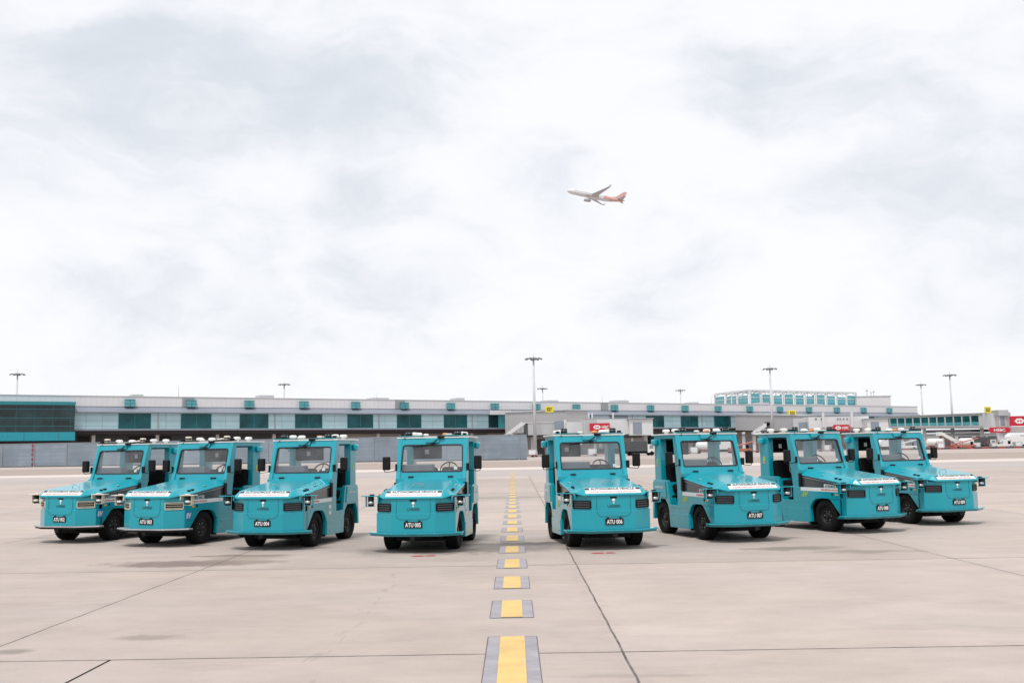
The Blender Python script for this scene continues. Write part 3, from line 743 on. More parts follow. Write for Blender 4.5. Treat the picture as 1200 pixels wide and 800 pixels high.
for i, t in enumerate(trs):
    del t['_i']
    pl = [c for c in t.children if c.name.startswith('number_plate')][0]
    text('ATU 00%d' % (i + 2), .088, 'text_white', 'plate_number', pl, frameM((.7935, 0, .436), (0, 1, 0), (0, 0, 1)), bold=.025, fit=.25)
    if i in (3, 4):
        s = -1 if i == 3 else 1
        q = new('amber'); q.lathe([(0, .862), (.022, .864), (.036, .905), (.036, .915), (0, .918)], 'z', (.60, s * .555, 0), 14); q.build('marker_lamp', parent=t)

# ------------------------------------------------------------------ hoarding
A0, A1 = Vector((-130, 178.5)), Vector((1.9, 160.0))
d = A1 - A0; L = d.length; ang = math.atan2(d.y, d.x)
hd = empty('hoarding_fence', (A0.x, A0.y, 0), ang, 'long pale blue-grey panel hoarding standing in front of the terminal', 'fence')
q = new('hoarding'); q.box(0, L, -.04, .04, .12, 3.95); q.use('steel_grey'); q.box(0, L, -.07, .07, 3.95, 4.03); q.use('bridge_dark'); q.box(0, L, -.10, .10, 0, .14); q.build('panel', parent=hd)
kx = 0.0; n_ = 0
while kx < L:
    q = new('steel_grey'); q.box(kx - .05, kx + .05, -.14, -.045, 0, 3.94); q.build('post', parent=hd); kx += 6.0; n_ += 1
q = new('red_equipment')
for z in (0.3, 1.1, 1.9, 2.7, 3.4): q.box(47.5, 47.75, -.16, -.05, z, z + .45)
q.build('marker_strip', parent=hd)

# ------------------------------------------------------------------ terminal
TR = math.atan(.6)
T = empty('terminal_building', (0, 265, 0), TR, 'long low terminal with pale teal panels, dark windows and grey roof band', 'building')
S0, S1 = -175.0, 166.0
q = new('facade_panel'); q.box(S0, S1, 0, 3, 7.40, 10.87); q.build('wall', parent=T)
q = new('eave'); q.prism([(-.7, 10.87), (-.7, 11.05), (1.2, 12.25), (3, 12.25), (3, 10.88)], 'x', S0, S1); q.build('eave', parent=T)
q = new('fascia_panel'); q.box(S0, S1, 1.0, 42, 12.26, 14.42); q.use('bridge_grey'); q.box(S0, S1, .9, 42.1, 14.42, 14.55); q.build('roof', parent=T)
q = new('eave'); q.box(S0, S1, -.25, 3, 7.05, 7.39); q.build('sill', parent=T)
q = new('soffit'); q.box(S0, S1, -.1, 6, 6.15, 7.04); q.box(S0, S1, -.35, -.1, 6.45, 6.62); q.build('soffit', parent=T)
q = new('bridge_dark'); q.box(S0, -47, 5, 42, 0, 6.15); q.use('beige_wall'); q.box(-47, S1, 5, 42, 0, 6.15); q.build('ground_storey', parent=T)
rnd = random.Random(3)
s = S0 + 3
while s < S1 - 10:
    w = rnd.choice((2.5, 4, 6, 9)); h_ = rnd.choice((3.2, 4.4, 5.9))
    q = new(rnd.choice(('bridge_dark', 'bridge_dark', 'glass_dark', 'steel_grey')) if s > -52 else rnd.choice(('soffit', 'beige_wall', 'soffit'))); q.box(s, s + w, 4.9, 5.1, 0.02, h_) ; q.build('opening', parent=T); s += w + rnd.choice((2.0, 3.5, 6.0))
s = S0 + 6
while s < S1:
    q = new('beige_wall'); q.box(s - .35, s + .35, .4, 1.1, 0, 6.15); q.build('column', parent=T); s += 13.02
for kk in range(-12, 14):
    c = -5.6 + 13.02 * kk
    if c < -105 or c > S1 - 3: continue
    q = new('teal_glass'); q.box(c - 1.05, c + 1.05, .2, 1.4, 12.27, 13.7)
    q.use('teal_band'); q.box(c - .06, c + .06, .14, .2, 12.27, 13.75); q.box(c - 1.1, c + 1.1, .1, 1.4, 13.71, 13.80); q.box(c - 1.2, c + 1.2, .15, .2, 12.9, 12.98); q.build('roof_vent', parent=T)
    if kk != 0:
        q = new('glass_green'); q.box(c - 2.3, c + 4.25, -.05, .05, 7.5, 10.75)
        q.use('teal_band'); q.box(c + .95, c + 1.03, -.08, -.05, 7.5, 10.75); q.box(c - 2.36, c - 2.3, -.10, .0, 7.45, 10.8); q.box(c + 4.25, c + 4.31, -.10, .0, 7.45, 10.8); q.build('window', parent=T)
    else:
        q = new('glass_dark'); q.box(c - 2.3, c + .6, -.05, .05, 7.5, 10.75); q.use('teal_glass'); q.box(c + .62, c + 4.2, -.05, .05, 7.42, 10.80); q.build('window', parent=T)
        q = new('bridge_white'); q.box(c - 2.3, c + 4.2, -.74, -.70, 10.86, 12.0); q.build('sign_panel', parent=T)
# downpipe-like vertical louvres on the roof band
for sx in (-85.6, -7.0 - 27, 29.0):
    q = new('steel_grey'); q.box(sx, sx + 2.6, .93, .99, 12.3, 14.4); q.build('louvre', parent=T)
s = S0 + 6
while s < S1:
    q = new('steel_grey'); q.box(s - .09, s + .09, -.12, .0, 7.4, 10.87); q.build('downpipe', parent=T); s += 26.04
for i in range(9):
    sx = -95 + i * 27 + (i * 7 % 5); q = new('bridge_grey'); q.box(sx, sx + 2.4 + (i % 3), 8, 12, 14.55, 15.35 + .25 * (i % 2)); q.build('roof_unit', parent=T)
# thin roof aerials
for sx, hgt in ((-86, 2.4), (-38, 1.8), (31, 1.9), (39, 1.2), (72, 2.4)):
    q = new('steel_grey'); q.cyl((sx, 3, 14.55), (sx, 3, 14.55 + hgt), .05, .03, 6); q.build('aerial', parent=T)

# glass lounge box at the far left
G = empty('glass_lounge', (0, 265, 0), TR, 'dark glass box with teal bands projecting from the left end of the terminal', 'building')
ul = (77 - 600) / 1167.0; xl = ul * 265 / (1 - .6 * ul) * 1.166 + 1.2
q = new('glass_wall'); q.box(-200, xl - .1, -2.2, 6, 6.45, 12.3); q.build('glazing', parent=G)
q = new('teal_band'); q.box(-200, xl, -2.6, 6, 12.3, 13.0); q.build('roof', parent=G)
q = new('teal_band_light'); q.box(-200, xl, -2.7, 6, 5.0, 6.75)
q.use('teal_band')
for kx in range(8): q.box(xl - 3.2 - kx * 6.4, xl - 3.1 - kx * 6.4, -2.74, -2.7, 5.0, 6.75)
q.build('floor_band', parent=G)
q = new('soffit'); q.box(-200, xl - 1, -1.8, 5, 4.5, 4.99); q.build('soffit', parent=G)
q = new('teal_band')
for z in (7.9, 9.6, 11.4): q.box(-200, xl - .2, -2.3, -2.21, z, z + .08)
q.build('transom', parent=G)
for kx in range(5):
    q = new('beige_wall'); q.cyl((xl - 3 - kx * 12, 2, 0), (xl - 3 - kx * 12, 2, 4.5), .5, n=12); q.build('column', parent=G)

# rooftop plant frame
PR = empty('rooftop_pavilion', (0, 0, 0), 0, 'white steel frame pavilion with teal glass panels on the terminal roof', 'pavilion')
Pp = [at(838, 474, 372), at(879, 474, 348), at(1004, 474, 378)]
zb, zt = 14.56, 21.3
for (a, b_, nb) in ((Pp[0], Pp[1], 3), (Pp[1], Pp[2], 10)):
    dv = Vector((b_.x - a.x, b_.y - a.y, 0)); Lp = dv.length; an = math.atan2(dv.y, dv.x)
    loc = (a.x, a.y, 0)
    q = new('bridge_white'); q.box(0, Lp, -.18, .18, zt - .45, zt); q.box(0, Lp, -.15, .15, zb + 3.9, zb + 4.1); q.box(0, Lp, -.15, .15, zb + 1.5, zb + 1.7); q.box(0, Lp, -.15, .15, zb, zb + .25); q.build('beam', parent=PR, loc=loc, rz=an)
    for i in range(nb + 1):
        q = new('bridge_white'); x = Lp * i / nb; q.box(x - .2, x + .2, -.2, .2, zb, zt - .45); q.box(x - .12, x + .12, .2, 9, zt - .4, zt - .1); q.box(x - .15, x + .15, 8.7, 9.0, zb, zt - .4); q.build('post', parent=PR, loc=loc, rz=an)
        if i < nb:
            q = new('steel_grey'); q.tube([(x, .3, zt - 1.1), (x + Lp / nb / 2, .3, zt - .2), (x + Lp / nb, .3, zt - 1.1)], .10, 5); q.build('truss', parent=PR, loc=loc, rz=an)
            q = new('steel_grey'); q.tube([(x, 6, zt - 1.1), (x + Lp / nb / 2, 6, zt - .2), (x + Lp / nb, 6, zt - 1.1)], .10, 5); q.build('truss', parent=PR, loc=loc, rz=an)
            x1 = x + Lp / nb * .84
            q = new('teal_glass'); q.box(x + .6, x1, -.05, .05, zb + .3, zt - 1.4 - (i % 3) * .3); q.use('teal_band'); q.box(x + .6, x1, -.09, -.05, zb + 2.1, zb + 2.35)
            q.build('glass_panel', parent=PR, loc=loc, rz=an)
        if 2 < i < 8 and nb > 5:
            q = new('pane_grey'); q.box(x - 1.2, x - .3, .5, .7, zb + .1, zt - 1.6); q.build('service_door', parent=PR, loc=loc, rz=an)
RB = empty('rooftop_block', (0, 0, 0), 0, 'plain pale grey plant room on the terminal roof beside the pavilion', 'building')
p0, p1 = at(1005, 474, 376), at(1036, 474, 384)
q = new('fascia'); q.box(p0.x, p1.x, 377, 390, 14.5, at(1020, 464.5, 377).z); q.build('wall', parent=RB)
q = new('bridge_grey'); q.box(p0.x - .3, p1.x + .4, 376.8, 390.2, at(1020, 464.5, 377).z, at(1020, 464.5, 377).z + .25); q.build('roof', parent=RB)
for k_, hh in ((0.40, 3.2), (0.52, 2.2), (.6, 2.6)):
    q = new('steel_grey'); xx = p0.x + (p1.x - p0.x) * k_; zz = at(1020, 464.5, 377).z; q.cyl((xx, 380, zz), (xx, 380, zz + hh), .12, .06, 6); q.box(xx - .5, xx + .5, 379.9, 380.1, zz + hh * .7, zz + hh * .78); q.build('aerial', parent=RB)

# ------------------------------------------------------------------ boarding bridges and signs
def seg(parent, name, pa, pb, za, zb_, w, matn, za2=None, zb2=None):
    """a box corridor from (px,Y) to (px,Y)"""
    a, b_ = at(pa[0], 500, pa[1]), at(pb[0], 500, pb[1])
    dv = Vector((b_.x - a.x, b_.y - a.y, 0)); Ls = dv.length; an = math.atan2(dv.y, dv.x)
    q = new(matn); q.prism([(0, za), (Ls, za2 if za2 is not None else za), (Ls, zb2 if zb2 is not None else zb_), (0, zb_)], 'y', 0, w)
    o = q.build(name, parent=parent, loc=(a.x, a.y, 0), rz=an); return o, (a, an, Ls)
def zof(px, py, Y): return at(px, py, Y).z

HEXW = [(-1.0, 0), (-.5, .5), (.5, .5), (1.0, 0), (.5, -.5), (-.5, -.5)]
def bank_sign(name, px0, px1, py0, py1, Y, label, arrow=False, lett=True):
    a, b_ = at(px0, py1, Y), at(px1, py0, Y); w, h_ = b_.x - a.x, b_.z - a.z; cx, cz = (a.x + b_.x) / 2, (a.z + b_.z) / 2
    E_ = empty(name, (cx, Y, cz - h_ / 2), 0, label, 'sign')
    q = new('red_sign')
    if arrow: q.prism([(-w / 2, h_ * .5), (-w / 2 + h_ * .35, h_), (w / 2 - h_ * .3, h_), (w / 2, h_ * .5), (w / 2 - h_ * .3, 0), (-w / 2 + h_ * .35, 0)], 'y', 0, .3)
    else: q.box(-w / 2, w / 2, 0, .3, 0, h_)
    q.build('board', parent=E_)
    ex = -w / 2 + h_ * (.95 if not arrow else 1.0); r = h_ * .30
    def loop(k): return [(ex + x * r * 1.7 * k, -.03, h_ / 2 + y * r * 1.7 * k) for x, y in HEXW]
    q = new('decal_white'); q.face(loop(1.0))
    q.use('red_sign')
    c_ = (ex, -.05, h_ / 2)
    p = [(ex + x * r * 1.7, -.05, h_ / 2 + y * r * 1.7) for x, y in HEXW]
    q.face([(ex - r * .85 * .8, -.05, h_ / 2 + r * .85 * .6), c_, (ex - r * .85 * .8, -.05, h_ / 2 - r * .85 * .6)])
    q.face([(ex + r * .85 * .8, -.05, h_ / 2 + r * .85 * .6), (ex + r * .85 * .8, -.05, h_ / 2 - r * .85 * .6), c_])
    q.build('emblem', parent=E_)
    tx0 = ex + r * 2.1; tw = min(w / 2 - tx0 - .25 - (h_ * .2 if arrow else 0), h_ * 1.7)
    if tw > .5: text('HSBC', h_ * .55, 'text_white', 'lettering', E_, frameM((tx0 + tw / 2, -.04, h_ / 2), (1, 0, 0), (0, 0, 1)), bold=.02, fit=tw)
    return E_

def gate_sign(px0, px1, py0, py1, Y, body, label, side_=True):
    a, b_ = at(px0, py1, Y), at(px1, py0, Y); w, h_ = b_.x - a.x, b_.z - a.z
    E_ = empty('gate_sign', ((a.x + b_.x) / 2, Y, a.z), 0, label, 'sign', 'yellow gate number signs')
    q = new('yellow_sign'); q.box(-w / 2, w / 2, 0, 1.2 if side_ else .4, 0, h_, bev=.05); q.build('box', parent=E_)
    q = new('steel_grey'); q.box(-w / 2 + .2, -w / 2 + .35, .2, .35, -.8, 0); q.box(w / 2 - .35, w / 2 - .2, .2, .35, -.8, 0); q.build('bracket', parent=E_)
    text(body, h_ * .72, 'text_dark', 'lettering', E_, frameM((0, -.03, h_ / 2), (1, 0, 0), (0, 0, 1)), bold=.03, fit=w * .62)

def legs(parent, px, Y, z, w=0.5, matn='bridge_white'):
    x = at(px, 500, Y).x; q = new(matn); q.box(x - w / 2, x + w / 2, Y, Y + w, 0, z); q.build('leg', parent=parent)

# bridge 1 (px 592 - 775)
B1 = empty('boarding_bridge', (0, 0, 0), 0, 'ribbed grey boarding bridge above the end of the hoarding, white stair beside it', 'boarding bridge', 'boarding bridges along the terminal')
za, zb_ = zof(620, 508, 240), zof(620, 481, 240)
seg(B1, 'fixed_corridor', (592, 259), (664, 240), 5.9, 11.2, 7, 'corrugated', 5.7, 10.9)
seg(B1, 'roof_edge', (592, 258.6), (664, 239.6), 11.2, 11.45, 7.5, 'bridge_white', 10.9, 11.1)
q = new('bridge_dark'); a = at(614, 500, 229); q.box(a.x, a.x + .9, 229, 236, 4.9, 7.7); q.build('doorway', parent=B1)
q = new('bridge_grey'); a2 = at(650, 500, 229); q.box(a.x + .9, a2.x, 229, 236, 4.9, 7.6); q.use('bridge_white'); q.box(a.x, a2.x, 228.9, 236, 7.62, 7.8); q.build('gate_room', parent=B1)
q = new('bridge_dark'); q.box(a.x, a2.x + 6, 229.5, 238, 4.5, 4.9); q.build('underframe', parent=B1)
q = new('pane_grey'); a3 = at(650, 500, 228); a4 = at(661, 500, 228); q.box(a3.x, a4.x, 228, 236, zof(655, 504, 228), zof(655, 493, 228)); q.build('window', parent=B1)
q = new('bridge_white'); q.box(a4.x, a4.x + .5, 227.8, 236, zof(655, 507, 228), zof(655, 492, 228)); q.build('door_frame', parent=B1)
for px_, Y_ in ((616.5, 232), (623, 232), (650, 234)): legs(B1, px_, Y_, 4.6, .55)
# slanted white service stair beside it
ST = empty('service_stair', (0, 0, 0), 0, 'slanting white service stair left of the ribbed bridge, above the hoarding', 'stairs', 'white service stairs')
def slope_stair(E_, pxa, pya, pxb, pyb, Y):
    a, b_ = at(pxa, pya, Y), at(pxb, pyb, Y)
    q = new('bridge_white'); w = .5
    q.prism([(a.x, a.z), (a.x + .9, a.z - .3), (b_.x + .9, b_.z - .3), (b_.x, b_.z + .2)], 'y', Y, Y + .25); q.prism([(a.x, a.z), (a.x + .9, a.z - .3), (b_.x + .9, b_.z - .3), (b_.x, b_.z + .2)], 'y', Y + 1.8, Y + 2.0); q.build('side_panel', parent=E_)
    q = new('steel_grey')
    for i in range(12):
        f = i / 12.0; x = a.x + (b_.x - a.x) * f + .4; z = a.z + (b_.z - a.z) * f - .25; q.box(x, x + .5, Y + .25, Y + 1.8, z, z + .06)
    q.build('treads', parent=E_)
    q = new('bridge_white'); q.box(a.x - .3, a.x + 1.8, Y, Y + 2, a.z - .75, a.z - .1); q.build('landing', parent=E_)
    for f in (.25, .55, .85):
        x = a.x + (b_.x - a.x) * f + .4; z = a.z + (b_.z - a.z) * f; q = new('steel_grey'); q.box(x, x + .12, Y + .9, Y + 1.0, 0, z - .3); q.build('post', parent=E_)
slope_stair(ST, 592.5, 508, 611, 495, 226)

# bridge 2: tunnel + cab
B2 = empty('boarding_bridge', (0, 0, 0), 0, 'long pale boarding bridge with a boxy cab, carrying the left red bank sign', 'boarding bridge', 'boarding bridges along the terminal')
Yb = 222
def bx(E_, nm, mt, px0, px1, py0, py1, Y, dep, bev=0):
    a, b_ = at(px0, py1, Y), at(px1, py0, Y); q = new(mt); q.box(a.x, b_.x, Y, Y + dep, a.z, b_.z, bev=bev); return q.build(nm, parent=E_)
bx(B2, 'rotunda', 'bridge_white', 664, 686, 494, 507, 224, 6)
bx(B2, 'tunnel', 'bridge_grey', 684, 737, 489.5, 507.5, Yb, 4)
bx(B2, 'outer_tunnel', 'bridge_white', 700, 741, 492, 509, Yb - 1.2, 6.4)
bx(B2, 'cab', 'bridge_white', 738, 765, 490.5, 510, Yb - 3, 7, .1)
bx(B2, 'cab_window', 'pane_grey', 742, 752, 494.5, 508.5, Yb - 3.08, .05)
bx(B2, 'cab_roof', 'bridge_grey', 736, 766, 489.6, 490.7, Yb - 3.4, 7.8)
bx(B2, 'walkway_rail', 'steel_grey', 668, 738, 488.3, 488.8, Yb - .2, .2)
for px_ in (690, 694, 718.5): bx(B2, 'roof_post', 'bridge_white', px_ - .8, px_ + .8, 483.5, 494, Yb + 1, .3)
bx(B2, 'underframe', 'bridge_dark', 672, 752, 509.5, 514, Yb, 3)
for px_ in (704, 727, 757): bx(B2, 'leg', 'bridge_grey', px_ - 1.6, px_ + 1.6, 509, 531.5, Yb + 1, .8)
bx(B2, 'wheel_carriage', 'bridge_dark', 700, 732, 525, 531, Yb + .5, 2.2)
for k_, px_ in enumerate((671, 675)): bx(B2, 'window', 'glass_green', px_, px_ + 2.6, 487.6 + 1, 491.5, 241 + 6, .2) if False else None
bank_sign('bank_sign', 691, 714.5, 495.5, 505, Yb - 1.9, 'red bank sign with white hexagon emblem on the pale bridge with boxy cab')
gate_sign(639.5, 648.5, 475.7, 483, 232, 'E27', 'yellow gate sign beside the mast at the end of the hoarding')

# bridge 3: ribbed corridor right of centre
B3 = empty('boarding_bridge', (0, 0, 0), 0, 'ribbed grey boarding bridge sloping down below the rooftop pavilion', 'boarding bridge', 'boarding bridges along the terminal')
seg(B3, 'fixed_corridor', (862, 300), (936, 272), zof(862, 504, 300), zof(862, 486, 300), 6, 'corrugated', zof(936, 505, 272), zof(936, 487, 272))
seg(B3, 'roof_edge', (862, 299.6), (936, 271.6), zof(862, 486, 300), zof(862, 485.2, 300), 6.4, 'bridge_grey', zof(936, 487, 272), zof(936, 486.2, 272))
bx(B3, 'tunnel', 'bridge_grey', 930, 1016, 488.5, 505.5, 268, 4)
bx(B3, 'outer_tunnel', 'bridge_white', 948, 1018, 487.3, 502, 266.6, 6)
bx(B3, 'tunnel_window', 'pane_grey', 936.5, 947, 494.5, 504, 267.9, .1)
bx(B3, 'cab', 'bridge_white', 1017, 1041, 490.5, 508, 263, 7, .1)
bx(B3, 'cab_window', 'pane_grey', 1021, 1030, 494, 506, 262.9, .05)
bx(B3, 'cab_roof', 'bridge_grey', 1015.5, 1042, 489.7, 490.7, 262.6, 8)
bx(B3, 'walkway_rail', 'steel_grey', 940, 1014, 486.2, 486.6, 268, .2)
for px_ in (965, 998.5): bx(B3, 'roof_post', 'bridge_white', px_ - .9, px_ + .9, 483, 500, 266, .3)
bx(B3, 'underframe', 'bridge_dark', 870, 1030, 506, 509.5, 269, 3)
for px_ in (872, 884, 915, 950, 984, 1028): bx(B3, 'leg', 'bridge_white', px_ - 1.2, px_ + 1.2, 506, 527.5, 270, .6)
for k_, px_ in enumerate((955, 962, 981, 984, 988, 992)): bx(B3, 'small_window', 'pane_grey', px_, px_ + (2.4 if k_ < 2 else 1.6), 489.5, 491.8, 266.5, .08)
bank_sign('bank_sign', 975, 997, 497.2, 505, 264.5, 'red arrow-ended bank sign on the bridge below the rooftop pavilion', arrow=True)
gate_sign(924.5, 933, 480.5, 487.5, 280, 'E25', 'yellow gate sign below the rooftop pavilion')
ST2 = empty('service_stair', (0, 0, 0), 0, 'slanting white service stair below the rooftop pavilion', 'stairs', 'white service stairs')
slope_stair(ST2, 884, 505.5, 899, 495.5, 262); bx(ST2, 'stair_door', 'bridge_dark', 898.5, 902.5, 494, 501.5, 262, 2)

# bridge 4: glazed bridge at the right
B4 = empty('boarding_bridge', (0, 0, 0), 0, 'glazed boarding bridge with a row of dark windows at the right', 'boarding bridge', 'boarding bridges along the terminal')
pA, pB = (1034, 318), (1166, 288)
a, b_ = at(pA[0], 500, pA[1]), at(pB[0], 500, pB[1]); dv = Vector((b_.x - a.x, b_.y - a.y, 0)); Lq = dv.length; an = math.atan2(dv.y, dv.x)
fl0, fl1 = zof(1034, 501.5, 318), zof(1166, 500.5, 288); tp0, tp1 = zof(1034, 489.0, 318), zof(1166, 484.2, 288)
q = new('bridge_grey'); q.prism([(0, fl0), (Lq, fl1), (Lq, tp1), (0, tp0)], 'y', 0, 4); q.build('corridor', parent=B4, loc=(a.x, a.y, 0), rz=an)
q = new('steel_grey'); q.prism([(-.3, tp0), (Lq, tp1), (Lq, tp1 + .3), (-.3, tp0 + .3)], 'y', -.3, 4.3); q.prism([(0, fl0 - .25), (Lq, fl1 - .25), (Lq, fl1 + .25), (0, fl0 + .25)], 'y', -.25, 4.2); q.build('floor_and_roof_edge', parent=B4, loc=(a.x, a.y, 0), rz=an)
W = Lq * (1151 - 1034) / (1166 - 1034.) * .985
nw = 12
for i in range(nw):
    x0_, x1_ = W * i / nw + .35, W * (i + 1) / nw - .12
    z0_ = fl0 + (fl1 - fl0) * x0_ / Lq + .65; z1_ = tp0 + (tp1 - tp0) * x0_ / Lq - .45
    q = new('glass_green'); q.box(x0_, x1_, -.06, .0, z0_, z1_); q.use('teal_glass'); q.box(x0_, x1_, -.07, -.06, z0_, z0_ + (z1_ - z0_) * .34); q.build('window', parent=B4, loc=(a.x, a.y, 0), rz=an)
for i in (2, 5, 8, 11): 
    x = a.x + dv.x * i / 12; y = a.y + dv.y * i / 12 + 1.5; q = new('bridge_grey'); q.box(x - .4, x + .4, y, y + .8, 0, fl0 - .2); q.build('leg', parent=B4)
bx(B4, 'underframe', 'bridge_dark', 1090, 1160, 502.5, 507, 294, 3)
bx(B4, 'service_duct', 'steel_grey', 1105, 1150, 506.5, 510.5, 295, 1.5)
bx(B4, 'rotunda', 'bridge_white', 1162, 1172, 483.5, 501.5, 284, 5)
bx(B4, 'cab', 'bridge_grey', 1171, 1184, 482.5, 501, 282, 6)
bx(B4, 'cab_window', 'pane_grey', 1173, 1176.5, 485, 498, 281.9, .05)
bx(B4, 'machine_box', 'silver', 1170, 1181.5, 480, 487, 281.5, 4)
bx(B4, 'support_column', 'bridge_white', 1170.5, 1174, 501, 523.5, 283, .9)
bx(B4, 'wheel_carriage', 'bridge_dark', 1166, 1178, 518, 524, 282.5, 2)
bx(B4, 'outer_tunnel', 'bridge_grey', 1176, 1230, 499, 507, 284, 4)
gate_sign(1154.5, 1161, 476.3, 483.8, 286, 'E23', 'yellow gate sign above the glazed bridge at the right', False)
bank_sign('bank_sign', 1184, 1222, 486.8, 499, 280, 'large red bank board with white hexagon at the right edge')
q_ = empty('red_banner', (0, 0, 0), 0, 'low red arrow-shaped banner under the cab of the glazed bridge', 'sign')
a = at(1158, 507, 281); b2 = at(1184, 500.2, 281)
q = new('red_sign'); h2 = b2.z - a.z; q.prism([(a.x, a.z + h2 * .5), (a.x + .6, b2.z), (b2.x - .6, b2.z), (b2.x, a.z + h2 * .5), (b2.x - .6, a.z), (a.x + .6, a.z)], 'y', 280.8, 281.0); q.build('board', parent=q_)
text('HSBC', h2 * .7, 'text_white', 'lettering', q_, frameM(((a.x + b2.x) / 2, 280.75, (a.z + b2.z) / 2), (1, 0, 0), (0, 0, 1)), bold=.02, fit=(b2.x - a.x) * .5)

FB = empty('service_building', (0, 0, 0), 0, 'low grey service building behind the glazed bridge at the right', 'building')
xa_, xb_ = at(1030, 510, 372).x, at(1275, 510, 372).x
q = new('bridge_grey'); q.box(xa_, xb_, 372, 392, 0, zof(1120, 508.5, 372)); q.build('wall', parent=FB)
q = new('eave'); q.box(xa_ - .5, xb_ + .5, 371.5, 392.5, zof(1120, 508.5, 372), zof(1120, 507.6, 372)); q.build('roof', parent=FB)
rb_ = random.Random(11); xx = xa_ + 1.5
while xx < xb_ - 4:
    ww = rb_.choice((2.2, 3.5, 5.0)); q = new(rb_.choice(('bridge_dark', 'glass_dark', 'bridge_white', 'pane_grey', 'soffit'))); q.box(xx, xx + ww, 371.9, 372.1, 0, rb_.choice((2.6, 3.2, 3.9))); q.build('opening', parent=FB); xx += ww + rb_.choice((.8, 1.6, 3.0))

# ------------------------------------------------------------------ floodlight masts
def mast(px, Y, pytop, label, pxtop=None):
    base = at(px, 520, Y); top = at(pxtop if pxtop else px, pytop, Y).z
    E_ = empty('floodlight_mast', (base.x, Y, 0), 0, label, 'light mast', 'floodlight masts')
    q = new('mast_steel'); q.cyl((0, 0, 0), (0, 0, 1.2), .55, .5, 12); q.cyl((0, 0, 1.2), (0, 0, top - .3), .42, .20, 12); q.build('pole', parent=E_)
    q = new('mast_head'); q.lathe([(0, top - .55), (.75, top - .5), (.85, top - .3), (.75, top), (0, top + .1)], 'z', (0, 0, 0), 12); q.cyl((0, 0, top), (0, 0, top + .9), .05, .03, 6)
    for i in range(8):
        a = 2 * math.pi * i / 8; q.cyl((0, 0, top - .25), (1.9 * math.cos(a), 1.9 * math.sin(a), top - .2), .06, .06, 6)
    q.build('head_frame', parent=E_)
    for i in range(8):
        a = 2 * math.pi * i / 8 + .2
        q = new('mast_head'); q.box(-.32, .32, -.25, .25, -.14, .12, bev=.03, M4=Matrix.Translation((1.75 * math.cos(a), 1.75 * math.sin(a), top - .25)) @ Matrix.Rotation(a, 4, 'Z') @ Matrix.Rotation(R(25), 4, 'Y'))
        q.build('floodlight', parent=E_)
mast(627.0, 226, 419, 'tallest floodlight mast, beside the end of the hoarding')
mast(17.5, 276, 437.5, 'floodlight mast rising behind the dark glass lounge at the far left')
mast(332.5, 330, 449.5, 'lone short floodlight mast behind the left half of the terminal roof')
mast(637, 372, 454.5, 'small floodlight mast close behind the tallest one')
mast(799.5, 400, 456.5, 'small floodlight mast behind the roof, left of the rooftop pavilion')
mast(906, 278, 431, 'floodlight mast standing in front of the rooftop pavilion')
mast(1083.3, 392, 450, 'slimmer of the two floodlight masts by the glazed bridge')
mast(1118.0, 305, 438.5, 'tall floodlight mast standing in front of the glazed bridge')

